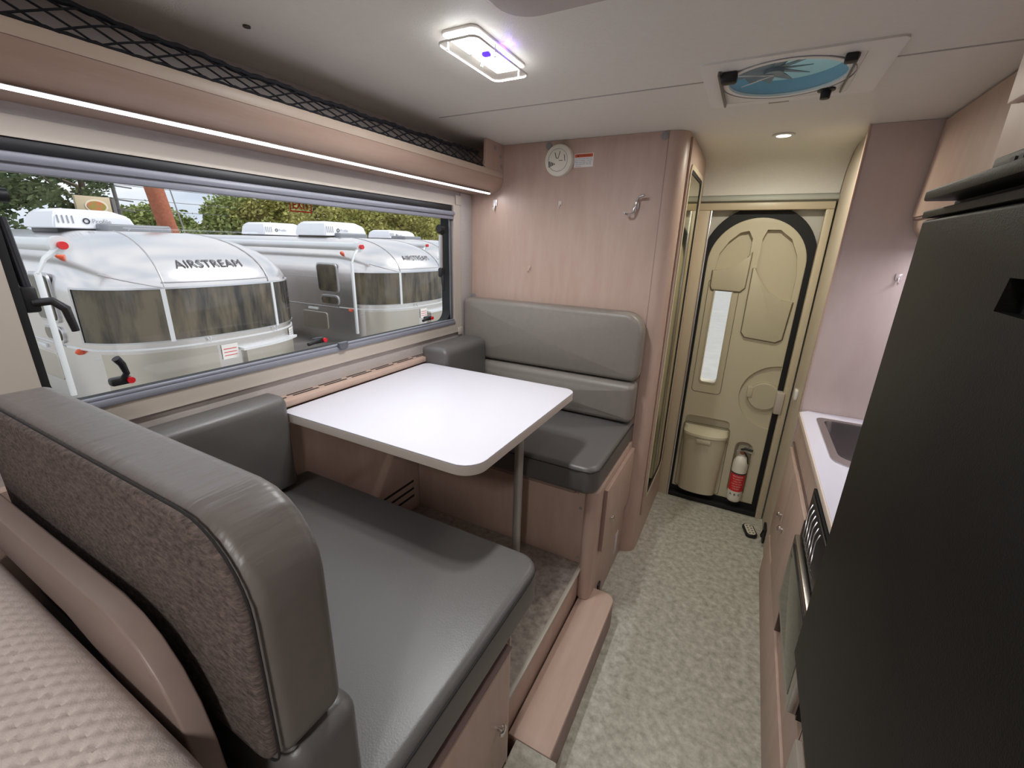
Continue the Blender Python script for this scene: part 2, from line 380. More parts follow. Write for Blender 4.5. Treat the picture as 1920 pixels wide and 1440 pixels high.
g = G(); g.bev(.002, .024, .50, 2.003, 1.142, 1.160, .005).bev(.004, .018, .50, 2.0, 1.160, 1.168, .003); g.out('blind_rail', MATS['cassette_grey'], wn1)
G().pillow(rr(1.262, 1.302, 1.148, 1.176, (.016, .016, .002, .002)), 'x', .02, .034, .003).out('blind_pull', mat('dark_grey_plastic', (92, 94, 100), .4), wn1)
g = G()
for y0 in (1.978, 1.99): g.bev(.004, .012, y0, y0+.006, 1.17, 1.65, .002)
g.out('side_track', mat('frame_metal', (120, 120, 124), .4, .5), wn1)
G().bev(.0165, .021, 2.03, 2.068, 1.08, 1.118, .004).out('corner_cap', beige, wn1)
G().bev(.0165, .021, 2.02, 2.066, 1.71, 1.752, .004).out('corner_cap', beige, wn1)
# grey side wall post between window and partition
trp = sroot('trim_2'); G().bev(0.0005, .008, 2.075, 2.176, 1.02, 1.767, .002).out('corner_post', wallm, trp)
# latches on the pane
def latch(y, z, flip, up):
    g = G(); s = 1 if flip else -1
    g.bev(-.030, -.006, y-.022, y+.022, z-.008, z+.012, .006)
    o = g.out('window_latch', black, wn1)
    h = G()
    if up: h.tube([(-.012, y, z+.002), (-.008, y+.012, z+.02), (-.004, y+.006, z+.045), (0, y-.004, z+.062)], [.007, .007, .008, .009], 10)
    else: h.tube([(-.012, y, z+.002), (-.006, y-.02, z+.002), (-.002, y-.055, z-.002)], [.007, .007, .006], 10)
    h.out('latch_lever', black, o)
    G().cyl((-.006, y+.016, z+.002), 'x', .008, .006, 14).out('latch_button', red, o)
latch(.64, 1.186, 0, 1); latch(1.215, 1.187, 0, 0); latch(1.83, 1.187, 0, 0)
# left arm stay
g = G(); g.tube([(-.012, .505, 1.60), (-.012, .54, 1.60)], .014, 12); a = g.out('stay_knob', black, wn1)
g = G(); g.tube([(-.016, .522, 1.56), (-.016, .528, 1.42)], .009, 10); g.out('window_stay', mat('stay_metal', (70, 72, 78), .3, .7), wn1)
g = G(); g.bev(-.028, -.004, .512, .54, 1.37, 1.425, .006).tube([(-.01, .53, 1.39), (.004, .555, 1.393), (.008, .572, 1.375), (.008, .578, 1.325)], [.009, .009, .009, .007], 10); g.out('stay_handle', black, wn1)
# right arm stay
g = G(); g.tube([(-.012, 1.952, 1.60), (-.012, 1.925, 1.60)], .017, 12).bev(-.03, -.005, 1.93, 1.965, 1.575, 1.615, .008); g.out('stay_knob', black, wn1)
g = G(); g.tube([(-.02, 1.948, 1.57), (-.02, 1.945, 1.42)], .010, 10); g.out('window_stay', alu, wn1)
g = G(); g.bev(-.03, -.005, 1.93, 1.962, 1.375, 1.42, .008).tube([(-.012, 1.945, 1.39), (-.006, 1.94, 1.36), (-.004, 1.94, 1.31)], [.009, .009, .006], 10); g.out('stay_handle', black, wn1)
# exit sticker
g = G(); g.ring(rr(1.176, 1.258, 1.618, 1.660, .002), rr(1.180, 1.254, 1.622, 1.656, .001), 'x', -.0336, -.0332); ex = g.out('exit_sticker', redlab, wn1, False)
text('sticker_lettering', 'EXIT', redlab, ex, (-.0335, 1.217, 1.639), (0, 1, 0), (0, 0, 1), .036, .0005, bold=.0006, width=.062)

# ledge with vent slots under the window
lg = sroot('trim_3')
G().bev(.0, .062, .55, 1.95, 1.012, 1.034, .003).out('ledge_board', woodh, lg)
for k in range(8):
    y0 = .92+.125*k
    if k == 7: y0 -= .01
    G().box(.010, .017, y0, y0+.10, 1.0342, 1.0352).out('vent_slot', black, lg, False)
    G().box(.026, .033, y0+.012, y0+.112, 1.0342, 1.0352).out('vent_slot', black, lg, False)

# ================================================================== OVERHEAD SHELF
ov = thing('overhead_shelf', 'long wooden overhead shelf with rounded front above the window', 'shelf', (0, 0, 1.77))
prof = [(.0, 1.770)]+[(.13, 1.770), (.132, 1.770)]+[(.118+.070*math.sin(R(a)), 1.835-.065*math.cos(R(a))) for a in range(15, 91, 15)]+[(.176, 1.8355), (.0, 1.8355)]
def xprof(g, pr, y0, y1):
    n = len(pr); b = len(g.v); g.v += [(p[0], y0, p[1]) for p in pr]+[(p[0], y1, p[1]) for p in pr]
    g.f.append(tuple(b+k for k in range(n))); g.f.append(tuple(b+n+k for k in range(n))[::-1])
    for k in range(n): g.f.append((b+k, b+(k+1) % n, b+n+(k+1) % n, b+n+k))
g = G(); xprof(g, prof, -.6, 2.1765); g.out('shelf_bottom', woodh, ov, ang=50)
# front rail with opening: outline in yz at x .176-.188
G().bev(.176, .188, -.6, 2.1765, 1.836, 1.862, .002).out('front_rail', mat('pale_maple', (216, 200, 184), .42, var=((204, 184, 166), 8, .25), scale=(3, .5, 3)), ov)
G().bev(.1775, .1865, -.6, 2.1765, 1.8345, 1.8365, .0006).out('rail_joint', woodd, ov)
endp = [(2.1765, 1.862), (2.1765, 1.979), (2.02, 1.979)]+[(1.985+.035*math.cos(R(a)), 1.90-.038*math.sin(R(a))) for a in range(0, 91, 15)]
endp = [(2.1765, 1.862), (2.1765, 1.979), (2.018, 1.979), (2.015, 1.9)]+[(1.98+.035*math.cos(R(a)), 1.898-.036*math.sin(R(a))) for a in range(15, 91, 15)]
G().prism(endp, 'x', .176, .188).out('end_panel', wood, ov)
for y, z in ((2.10, 1.955), (2.145, 1.925), (2.155, 1.885)):
    G().cyl((.188, y, z), 'x', .010, .0012, 18).out('screw_cap', grayp, ov)
# LED strip
ls = thing('led_strip', 'bright white LED light strip along the bottom of the overhead shelf', 'light', (.139, 0, 1.768))
G().bev(.134, .144, -.6, 2.13, 1.763, 1.7695, .002).out('led_diffuser', ledstrip, ls)
G().bev(.130, .148, -.6, 2.132, 1.7685, 1.7700, .0005).out('led_channel', alu, ls)
area('led_strip_light', (.139, .9, 1.760), (0, 0, 0), .02, 2.4, 2.6, (.93, .95, 1))
area('led_strip_fore_light', (.15, 1.2, 1.755), (0, R(-35), 0), .02, 1.9, 1.2, (.93, .95, 1))
# cargo net
net = thing('cargo_net', 'black diamond cord net across the overhead shelf opening', 'net', (.15, 0, 1.86))
def topz(y):
    return 1.893+.022*math.cos((y-1.25)*2.2*0+0)*0 + .018*(abs(y-1.3)/.8)**2
g = G(); YA, YB = -.1, 2.01
def npt(y, v):
    y = min(max(y, YA), YB); b = Vector((.181, y, 1.863)); t = Vector((.150, y, topz(y)+.018+.002*math.sin(y*31)))
    p = b.lerp(t, v); p.x += .008*math.sin(math.pi*v); return p
dy = .064; rows = 4
n = int((YB-YA)/dy)
for i in range(-rows, n+rows):
    for sg in (1, -1):
        pts = []
        for k in range(rows*4+1):
            v = k/(rows*4); y = YA+i*dy+(sg*v*rows*dy/2)+(.10*v-.05)*0
            if YA <= y <= YB: pts.append(npt(y, v))
        if len(pts) > 1: g.tube(pts, .0021, 5)
o = g.out('net_mesh', cord, net); 
g = G(); g.tube([npt(YA+k*(YB-YA)/160, 1)+Vector((0, 0, .0015*math.sin(k*1.9))) for k in range(161)], .0062, 6); g.out('border_cord', cord, net)
g = G(); g.tube([npt(YA+k*(YB-YA)/160, 0)+Vector((.004, 0, 0.001+.0015*math.sin(k*2.3))) for k in range(161)], .0036, 6); g.out('border_cord', cord, net)

# ================================================================== BENCHES
def knob(parent, x, y, z, r=.011, d=-1, axis='x'):
    g = G(); A = {'x': Vector((d, 0, 0)), 'y': Vector((0, d, 0))}[axis]
    g.lathe((x, y, z), A, [(r*.45, 0), (r*.45, .006), (r, .009), (r*1.02, .014), (r*.7, .018), (.0005, .019)], 20)
    return g.out('knob', chrome, parent)
# far bench
b2 = thing('dinette_bench', 'pink wood dinette bench box under far seat beside the rounded partition', 'bench', (.5, 1.9, 0))
G().bev(.035, .89, 1.658, 1.672, .272, .635, .002).out('front_panel', wood, b2)
G().box(.035, .915, 1.672, 2.176, 0.001, .63).out('box_carcass', wood, b2, False)
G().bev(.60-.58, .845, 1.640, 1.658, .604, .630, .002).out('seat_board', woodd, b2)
g = G(); pl = [(.885, 1.66)]+[(.915+.028*math.cos(R(a)), 1.648+.028*math.sin(R(a))) for a in range(180, 361, 15)]+[(.943, 1.70), (.885, 1.70)]
g.prism(pl, 'z', .135, .638); g.out('corner_post', wood, b2)
G().bev(.915, .941, 1.70, 2.176, .002, .638, .002).out('side_panel', wood, b2)
dr = G().bev(.9415, .958, 1.715, 2.165, .318, .612, .002).out('bench_door', wood, b2)
G().bev(.9416, .9565, 1.7125, 1.7155, .32, .61, .0006).out('door_edge', woodd, dr)
kn = knob(dr, .958, 1.80, .44, .012, 1)
G().bev(.94, .9435, 2.03, 2.08, .07, .19, .003).out('outlet_plate', mat('outlet_grey', (196, 190, 190), .5), b2)
G().bev(.94, .948, 1.765, 1.80, .015, .10, .004).out('floor_vent', black, b2)
for (x, z) in ((.868, .535), (.872, .30)): G().lathe((x, 1.657, z), (0, -1, 0), [(.006, 0), (.006, .002), (.0035, .005), (.0005, .005)], 14).out('screw', grayp, b2)
G().bev(.80, .858, 1.6555, 1.658, .598, .628, .001).out('latch_bracket', woodd, b2)
# near bench
b1 = thing('dinette_bench', 'pink wood dinette bench box with a drawer under the near charcoal seat', 'bench', (.5, .7, 0))
G().box(.035, .90, .375, .935, .273, .635).out('box_carcass', wood, b1, False)
G().bev(.90, .93, .375, .945, .139, .638, .002).out('side_panel', wood, b1)
G().bev(.926, .9345, .9405, .9465, .139, .636, .001).out('corner_edge', mat('pale_edge', (214, 196, 184), .5), b1)
dw = G().bev(.9305, .947, .45, .918, .20, .598, .002).out('bench_drawer', wood, b1)
G().bev(.931, .953, .45, .918, .598, .604, .001).out('drawer_lip', mat('lip_plum', (112, 92, 88), .5), dw)
knob(dw, .947, .868, .385, .014, 1)

def cushion(name, outline, axis, a, b, r, ba, bb, m, parent, step=.03):
    return G().pillow(dens(outline, step), axis, a, b, r, ba, bb, 6).out(name, m, parent, True, 80)
s2 = thing('seat_cushion', 'charcoal vinyl seat cushion on the far dinette bench by the partition', 'cushion', (.5, 1.8, .64), 'dinette cushions')
cushion('cushion_body', rr(.03, .938, 1.585, 2.17, (.02, .055, .02, .02)), 'z', .641, .755, .022, 0, .010, vinyl, s2)
b = .939
G().tube([(.05, 1.5845, .738), (.86, 1.5845, .738), (.915, 1.590, .738), (.9375, 1.625, .738), (.939, 1.66, .738), (.939, 2.15, .738)], .0022, 6).out('seam_piping', piping, s2)
k2 = thing('back_cushion', 'taupe grey back cushion with rounded corner leaning on the far partition', 'cushion', (.5, 2.12, .97), 'dinette cushions')
cushion('cushion_body', rr(.012, .945, .962, 1.268, (.02, .035, .09, .03)), 'y', 2.172, 2.075, .024, 0, .012, fabric, k2)
k3 = thing('lumbar_cushion', 'narrow grey lumbar roll between far seat and far back cushion', 'cushion', (.5, 2.12, .76), 'dinette cushions')
cushion('cushion_body', rr(.03, .94, .762, .955, .028), 'y', 2.172, 2.06, .035, 0, .012, fabric, k3)
a2 = thing('bolster_cushion', 'charcoal side bolster against the wall at the far end of the table', 'cushion', (.08, 1.8, .9), 'dinette cushions')
cushion('cushion_body', rr(.033, .178, .775, 1.082, (.01, .01, .035, .02)), 'y', 1.710, 2.055, .022, .006, 0, vinyl, a2)
# near seat
s1 = thing('seat_cushion', 'large charcoal vinyl seat cushion in the foreground on the near bench', 'cushion', (.5, .8, .64), 'dinette cushions')
cushion('cushion_body', rr(.035, .958, .38, 1.072, (.02, .02, .06, .02)), 'z', .641, .757, .022, 0, .012, vinyl, s1)
G().tube([(.05, 1.0725, .741), (.88, 1.0725, .741), (.93, 1.063, .741), (.953, 1.035, .741), (.959, .99, .741), (.959, .40, .741)], .0022, 6).out('seam_piping', piping, s1)
k1 = thing('back_cushion', 'thick grey foreground back cushion with brown linen rear, rounded at the aisle end', 'cushion', (.5, .42, .95), 'dinette cushions')
ol = rr(.19, .935, .95, 1.266, (.02, .03, .10, .03))
cushion('cushion_body', ol, 'y', .379, .470, .020, 0, .014, wrink, k1, .02)
cushion('linen_back', rr(.195, .928, .955, 1.259, (.02, .03, .095, .03)), 'y', .386, .3715, .007, 0, .004, linen, k1, .02)
G().tube([(p[0], .3785, p[1]) for p in rr(.192, .933, .952, 1.264, (.02, .03, .098, .03), 8)+[(.192, .3785, .97)][:0]], .0015, 6).out('seam_piping', piping, k1)
k4 = thing('lumbar_cushion', 'dark lumbar roll under the near back cushion, its aisle end showing', 'cushion', (.5, .44, .76), 'dinette cushions')
cushion('cushion_body', rr(.05, .938, .764, .944, .03), 'y', .385, .492, .03, 0, .01, vinyl, k4)
a1 = thing('bolster_cushion', 'charcoal side bolster against the wall beside the near table corner', 'cushion', (.08, .75, .9), 'dinette cushions')
cushion('cushion_body', rr(.033, .122, .773, 1.075, (.01, .01, .03, .02)), 'y', .50, .978, .022, 0, .004, vinyl, a1)

# ================================================================== TABLE
tb = thing('dinette_table', 'white dinette table with rounded corners and a single silver leg', 'table', (.45, 1.35, .272))
TZ = 1.01
to = rr(.068, .797, .984, 1.703, (.03, .062, .045, .03), 8)
G().pillow(to, 'z', TZ-.004, TZ, .0015).out('table_top', white, tb)
G().pillow(to, 'z', TZ-.031, TZ-.004, .002).out('table_core', edgew, tb)
lx, ly = .675, 1.475
g = G(); g.tube([(lx, ly, .274), (lx, ly, TZ-.032)], .0165, 20); g.out('table_leg', pole_m, tb)
G().lathe((lx, ly, .2735), 'z', [(.026, 0), (.026, .004), (.018, .010), (.017, .010)], 20).out('foot', pole_m, tb)
g = G(); g.bev(lx+.012, lx+.028, ly-.012, ly+.012, TZ-.075, TZ-.034, .003); g.out('leg_clamp', black, tb)
G().bev(.069, .09, 1.05, 1.65, TZ-.055, TZ-.0315, .002).out('wall_bracket', alu, tb)

# ================================================================== FOREGROUND BED
rl = thing('wooden_rail', 'curved pink wooden guard rail between the mattress and near backrest', 'rail', (.4, .338, .9))
ro = [(.035, 1.035), (.56, 1.035), (.66, 1.018), (.735, .98), (.79, .92), (.81, .86), (.812, .78), (.870, .78), (.871, .92), (.864, .985), (.848, 1.035), (.824, 1.072), (.79, 1.10), (.755, 1.114), (.71, 1.12), (.035, 1.12)]
G().slab(ro, 'y', .327, .352, .003).out('rail_board', mat('rail_maple', (144, 126, 118), .45, var=((130, 112, 105), 5, .25), scale=(.5, 3, 3)), rl)
bed = thing('mattress', 'light quilted knit mattress in the lower left foreground', 'mattress', (.4, -.3, .8))
# dimpled top
NX, NY = 230, 100; x0, x1, y0, y1 = .036, .93, -.12, .320
v = []; f = []
zt = 1.052
def dim(x, y):
    p = .021; r = round(y/(p*.5)); best = 9
    for rr_ in (r-1, r, r+1):
        yy = rr_*p*.5; xo = (rr_ % 2)*p*.5; xx = round((x-xo)/p)*p+xo
        best = min(best, (x-xx)**2+(y-yy)**2)
    return -.0062*math.exp(-best/(2*.0030**2))
for j in range(NY+1):
    for i in range(NX+1):
        x = x0+(x1-x0)*i/NX; y = y0+(y1-y0)*j/NY
        ed = min(1, (y1-y)/.05); ex_ = min(1, (x1-x)/.05)
        z = zt-.03*(1-math.sqrt(max(0, 1-(1-ed)**2)))-.03*(1-math.sqrt(max(0, 1-(1-ex_)**2)))+dim(x, y)*min(ed, ex_)
        v.append((x, y, z)); f += [(j*(NX+1)+i, j*(NX+1)+i+1, (j+1)*(NX+1)+i+1, (j+1)*(NX+1)+i)] if i < NX and j < NY else []
mk('quilted_top', v, f, matt, bed)
G().pillow(rr(.035, .932, -1.5, .3205, .05), 'z', .80, 1.020, .012).out('mattress_body', matt, bed)
G().bev(.035, .94, -1.69, .318, .02, .795, .004).out('bed_platform', black, bed)

# ================================================================== RIGHT SIDE: counter, cabinets, fridge
kc = thing('kitchen_cabinet', 'pink wood kitchen base cabinet below the white sink counter', 'cabinet', (1.86, 1.9, 0))
g = G(); g.box(1.606, 2.119, 1.20, 2.348, .24, .60).box(1.606, 1.63, 1.20, 2.348, .60, .862).box(2.09, 2.119, 1.20, 2.348, .60, .862).box(1.63, 2.09, 2.32, 2.348, .60, .862); g.out('cabinet_body', wood, kc, False)
G().bev(1.598, 2.119, 1.0, 2.348, .001, .2395, .003).out('kick_panel', wood, kc)
d1 = G().bev(1.594, 1.6055, 2.045, 2.325, .285, .715, .002).out('cabinet_door', wood, kc); knob(d1, 1.594, 2.115, .485, .014, -1)
d2 = G().bev(1.588, 1.6055, 1.668, 2.038, .285, .735, .002).out('cabinet_door', wood, kc); knob(d2, 1.588, 1.975, .50, .014, -1)
G().bev(1.589, 1.6055, 1.663, 1.6675, .29, .735, .001).out('door_edge', mat('gap_brown', (96, 76, 70), .6), d2)
G().bev(1.602, 1.6058, 2.0385, 2.0445, .285, .72, .001).out('door_gap', mat('gap_brown', (96, 76, 70), .6), kc)
G().bev(1.600, 1.6058, 1.668, 2.325, .7355, .742, .001).out('door_gap', MATS['gap_brown'], kc)
ct = thing('countertop', 'white countertop with a beige edge beside the black fridge', 'countertop', (1.86, 1.9, .865))
top = G().pillow([(1.598, 1.198), (2.119, 1.198), (2.119, 2.347), (1.63, 2.347), (1.598, 2.315)], 'z', .865, .885, .002).out('counter_slab', white, ct)
top.location = (0, 0, 0)
cut(top, G().prism(rr(1.66, 2.0, 1.83, 2.255, .03), 'z', .85, .90).out('c', white, ct))
G().bev(1.594, 1.5985, 1.20, 2.315, .862, .884, .0015).out('edge_band', mat('counter_edge', (214, 196, 180), .45), ct)
sk = thing('sink', 'stainless steel sink basin set into the white countertop', 'sink', (1.83, 2.04, .72))
g = G(); ro_ = rr(1.648, 2.012, 1.80, 2.27, (.055, .03, .03, .03)); ri_ = rr(1.672, 1.99, 1.845, 2.245, (.05, .03, .03, .03)); g.ring(ro_, ri_, 'z', .8853, .8885); g.out('sink_rim', steel, sk)
v = []; f = []; n = len(ri_)
cxs, cys = 1.83, 2.04
for sc_, z in ((1, .8885), (.985, .88), (.93, .76), (.86, .735), (.4, .73), (.01, .728)): v += [(cxs+(p[0]-cxs)*sc_, cys+(p[1]-cys)*sc_, z) for p in ri_]
for j in range(5):
    for k in range(n): f.append((j*n+k, j*n+(k+1) % n, (j+1)*n+(k+1) % n, (j+1)*n+k))
mk('sink_basin', v, f, mat('steel_basin', (150, 144, 144), .3, 1), sk)
G().lathe((1.83, 2.04, .729), 'z', [(.032, 0), (.032, .003), (.02, .003), (.018, .001)], 24).out('drain', chrome, sk)
# splash panel at the far end of the counter (with routed edge)
pn = sroot('wall_galley'); G().box(1.60, 2.119, 2.35, 2.37, 0, 1.979).out('galley_panel', mat('lilac_maple', (194, 177, 170), .42, var=((182, 163, 156), 3.5, .2), bump=(60, .15), scale=(2, 2, .8)), pn, False)
G().bev(1.597, 1.6035, 2.347, 2.372, .87, 1.979, .001).out('edge_strip', wood, pn)
# upper cabinet
uc = thing('upper_cabinet', 'pink wood upper cabinet with a rounded bottom above the sink', 'cabinet', (1.98, 1.9, 1.57))
cp = [(2.119, 1.979), (1.815, 1.979), (1.797, 1.655)]+[(1.797+.07*(1-math.cos(R(a))), 1.655-.075*math.sin(R(a))) for a in range(15, 91, 15)]+[(2.119, 1.58)]
g = G(); xprof(g, cp, 1.315, 2.348); g.out('cabinet_body', wood, uc)
g = G(); xprof(g, [(1.803, 1.972), (1.816, 1.972), (1.799, 1.665), (1.786, 1.665)], 1.32, 2.338); g.out('cabinet_door', wood, uc)
G().bev(1.790, 1.7985, 1.32, 2.338, 1.656, 1.664, .001).out('door_shadow_gap', woodd, uc)
dc = thing('under_cabinet_light', 'hidden LED light under the upper cabinet washing the lilac panel', 'light', (1.96, 2.0, 1.57))
G().bev(1.945, 1.96, 1.5, 2.32, 1.566, 1.5745, .002).out('led_diffuser', ledstrip, dc)
area('under_cabinet_lamp', (1.952, 1.9, 1.56), (0, 0, 0), .02, .8, 3.5, (.90, .88, 1))
# over-fridge cabinet
oc = thing('over_fridge_cabinet', 'pale wood cabinet above the black fridge reaching the ceiling', 'cabinet', (1.88, 1.0, 1.66))
G().bev(1.642, 2.119, .55, 1.312, 1.665, 1.979, .002).out('cabinet_body', mat('pale_maple_v', (214, 194, 180), .42, var=((202, 180, 166), 8, .25), scale=(3, 3, .5)), oc)
G().bev(1.626, 1.642, .56, 1.275, 1.768, 1.972, .002).out('cabinet_door', MATS['pale_maple_v'], oc)
# fridge
fr = thing('refrigerator', 'large black refrigerator with recessed handle on the right', 'fridge', (1.85, .85, .65))
G().box(1.572, 2.119, .50, 1.175, .650, 1.597).out('fridge_body', black, fr, False)
door = G().bev(1.545, 1.571, .49, 1.191, .653, 1.590, .006, 3).out('fridge_door', fridgem, fr)
cut(door, G().prism([(.852, 1.479), (.843, 1.514), (.56, 1.514), (.56, 1.475)], 'x', 1.53, 1.562).out('c', black, fr))
G().prism([(.855, 1.477), (.846, 1.516), (.55, 1.516), (.55, 1.473)], 'x', 1.5625, 1.567).out('handle_recess', rubber, door)
G().tube([(1.560, .82, 1.482), (1.558, .77, 1.488), (1.558, .64, 1.488)], .0035, 8).out('lip_glint', chrome, door)  # bright chrome tube stands for the glint in the handle recess
G().bev(1.5437, 1.5455, .797, .7985, 1.513, 1.590, .0005).out('lid_seam', mat('seam_grey', (60, 58, 56), .4), door)
G().bev(1.543, 1.575, .49, 1.190, 1.592, 1.603, .002).out('top_trim', fridgem, fr)
G().bev(1.529, 1.60, .49, 1.149, 1.6145, 1.630, .003).out('top_bar', fridgem, fr)
G().box(1.57, 1.64, .50, 1.16, 1.603, 1.615).out('top_gap', rubber, fr, False)
cpn = G().bev(1.558, 1.641, .49, 1.025, 1.6305, 1.653, .003).out('control_panel', fridgem, fr)
for k in range(12): G().box(1.5565, 1.559, .963-.0195*k, .974-.0195*k, 1.637, 1.646).out('vent_slot', black, cpn, False)
# cabinet under fridge
uf = thing('lower_cabinet', 'pale wood cabinet front directly below the black fridge', 'cabinet', (1.85, .9, .0))
G().bev(1.606, 2.119, .3, 1.195, .2405, .645, .002).out('cabinet_body', wood, uf)
df = G().bev(1.590, 1.606, .5, 1.17, .25, .43, .003).out('cabinet_door', beige, uf)
G().bev(1.582, 1.590, 1.08, 1.095, .405, .417, .002).out('latch', black, df)
# oven
ovn = thing('oven', 'black and stainless built-in oven between cabinet doors and fridge', 'oven', (1.85, 1.5, .3))
G().box(1.590, 1.605, 1.205, 1.655, .445, .855).out('oven_frame', black, ovn, False)
od = G().bev(1.568, 1.590, 1.207, 1.628, .455, .702, .003).out('oven_door', steel, ovn)
G().bev(1.5665, 1.569, 1.235, 1.600, .480, .672, .001).out('door_glass', mat('oven_glass', (84, 84, 74), .12, 0, spec=.7), od)
G().bev(1.5655, 1.568, 1.23, 1.604, .672, .682, .001).out('glass_edge', black, od)
cpo = G().bev(1.584, 1.590, 1.207, 1.625, .708, .850, .002).out('control_panel', black, ovn)
for k in range(6):
    y = 1.58-.032*k; g = G(); g.tube([(1.583, y, .838), (1.576, y-.01, .82), (1.576, y-.012, .79), (1.574, y-.03, .77), (1.574, y-.03, .745), (1.583, y-.04, .73)], .0015, 6); g.out('wire_rack', alu, cpo)

# ================================================================== CEILING FIXTURES
lf = thing('ceiling_light', 'clear rectangular double LED ceiling light glowing white and blue', 'light', (.66, 1.25, H))
lx0, lx1, ly0, ly1 = .612, .708, 1.128, 1.378
G().pillow(rr(lx0, lx1, ly0, ly1, .018), 'z', H, H-.006, .002).out('base_plate', whitep, lf)
for y0_, y1_ in ((ly0+.012, ly0+.105), (ly1-.105, ly1-.012)): G().bev(lx0+.012, lx1-.012, y0_, y1_, H-.012, H-.006, .002).out('led_panel', ledw, lf)
G().bev(.650, .668, 1.246, 1.262, H-.014, H-.006, .003).out('blue_led', ledblue, lf)
G().ring(rr(lx0-.006, lx1+.006, ly0-.006, ly1+.006, .02), rr(lx0-.003, lx1+.003, ly0-.003, ly1+.003, .018), 'z', H-.026, H-.022).out('lens_rim', whitep, lf)
G().prism(rr(lx0-.003, lx1+.003, ly0-.003, ly1+.003, .018), 'z', H-.024, H-.0225).out('clear_lens', glass, lf)
for (x, y) in ((.620, 1.15), (.64, 1.262), (.700, 1.225), (.69, 1.366)): G().lathe((x, y, H-.030), 'z', [(.0035, 0), (.0035, .004), (.0025, .005), (.0025, .024)], 10).out('lens_screw', alu, lf)
for yy in (1.187, 1.319): area('ceiling_lamp', (.66, yy, H-.0135), (0, 0, 0), .066, .088, 5.2, (.97, .98, 1))
point('ceiling_blue_lamp', (.722, 1.25, H-.008), .05, (.25, .1, 1), .004)
# fill light added over the bed, unseen behind the camera
rear_fill = thing('ceiling_light', 'added rectangular LED fill light over the bed, unseen behind the camera', 'light', (1.3, -.45, H))
G().pillow(rr(1.25, 1.35, -.57, -.33, .018), 'z', H, H-.006, .002).out('base_plate', whitep, rear_fill)
G().bev(1.262, 1.338, -.55, -.35, H-.012, H-.006, .002).out('led_panel', ledw, rear_fill)
area('rear_fill_lamp', (1.3, -.45, H-.02), (0, 0, 0), .09, .24, 13, (1, .97, .94), 178)
# fan vent
fv = thing('roof_vent', 'white square roof vent with a blue tinted round fan opening', 'vent', (FX, FY, H))
fo = rr(1.107, 1.527, 1.552, 1.932, .02); fi = rr(1.15, 1.462, 1.60, 1.90, .01)
G().ring(fo, fi, 'z', H-.0045, H).out('vent_flange', whitep, fv)
inner = G().bev(1.15, 1.462, 1.60, 1.90, H-.004, H+.002, .001).out('inner_plate', whitep, fv)
cut(inner, G().prism(circ(FX, FY-.008, .138, 48), 'z', H-.02, H+.05).out('c', white, fv))
G().ring(circ(FX, FY-.008, .150, 48), circ(FX, FY-.008, .138, 48), 'z', H-.006, H-.002).out('fan_ring', whitep, fv)
G().ring(circ(FX, FY-.008, .155, 48), circ(FX, FY-.008, .1535, 48), 'z', H-.0065, H-.003).out('ring_groove', grayp, fv)
G().ring(circ(FX, FY-.008, .140, 48), circ(FX, FY-.008, .138, 48), 'z', H, H+.035).out('fan_shroud', mat('shroud_blue', (130, 160, 175), .5), fv)
g = G(); g.lathe((FX, FY-.008, H+.095), 'z', [(.24, 0), (.22, .03), (.12, .05), (.001, .055)], 32); g.out('vent_dome', bluedome, fv)
bl = mat('fan_blade_grey', (132, 150, 156), .5)
for k in range(10):
    a = R(36*k); c, s = math.cos(a), math.sin(a); v = []
    for r_, w, z in ((.022, .010, 0), (.05, .017, .003), (.085, .022, .006), (.088, -.022, -.008), (.05, -.017, -.005), (.022, -.010, -.002)): v.append((FX-.03+r_*c-w*s, FY-.01+r_*s+w*c, H+.022+z))
    g = G(); g.add(v+[(p[0], p[1], p[2]+.002) for p in v], [(0, 1, 4, 5), (1, 2, 3, 4), (6, 11, 10, 7), (7, 10, 9, 8), (0, 6, 7, 1), (1, 7, 8, 2), (2, 8, 9, 3), (3, 9, 10, 4), (4, 10, 11, 5), (5, 11, 6, 0)]); g.out('fan_blade', bl, fv)
G().cyl((FX-.03, FY-.01, H+.010), 'z', .024, .025, 20).out('fan_hub', bl, fv)
g = G(); g.tube([(FX-.03, FY-.01, H+.008), (FX-.135, FY-.03, H+.012)], .0016, 6).tube([(FX-.03, FY-.01, H+.008), (FX-.11, FY+.07, H+.012)], .0016, 6); g.out('fan_strut', whitep, fv)
G().bev(1.148, 1.154, 1.605, 1.895, H-.016, H-.004, .002).out('screen_slide', mat('grey_slide', (110, 108, 104), .4, .4), fv)
G().bev(1.445, 1.449, 1.61, 1.88, H-.013, H-.004, .001).out('screen_slide', mat('grey_slide', (110, 108, 104), .4, .4), fv)
G().bev(1.156, 1.195, 1.612, 1.640, H-.03, H-.004, .006).out('crank_handle', black, fv)
G().bev(1.42, 1.446, 1.60, 1.625, H-.022, H-.004, .004).out('clip', black, fv)
g = G(); g.lathe((1.412, 1.862, H-.004), (0, 0, -1), [(.022, 0), (.022, .004), (.013, .006), (.012, .024), (.0005, .025)], 20); g.out('crank_knob', black, fv)
G().bev(1.27, 1.325, 1.942, 1.952, H-.003, H, .001).out('vent_label', mat('label_grey', (168, 158, 148), .6), fv)
# downlight
dl = thing('downlight', 'small round recessed downlight glowing above the doorway', 'light', (1.334, 2.407, H))
G().ring(circ(1.334, 2.407, .040, 32), circ(1.334, 2.407, .026, 32), 'z', H-.006, H).out('bezel', alu, dl)
G().cyl((1.334, 2.407, H-.004), 'z', .026, .003, 28).out('lens', ledwarm, dl)
area('downlight_lamp', (1.334, 2.407, H-.012), (0, 0, 0), .05, .05, 4.2, (1, .96, .82), 175)
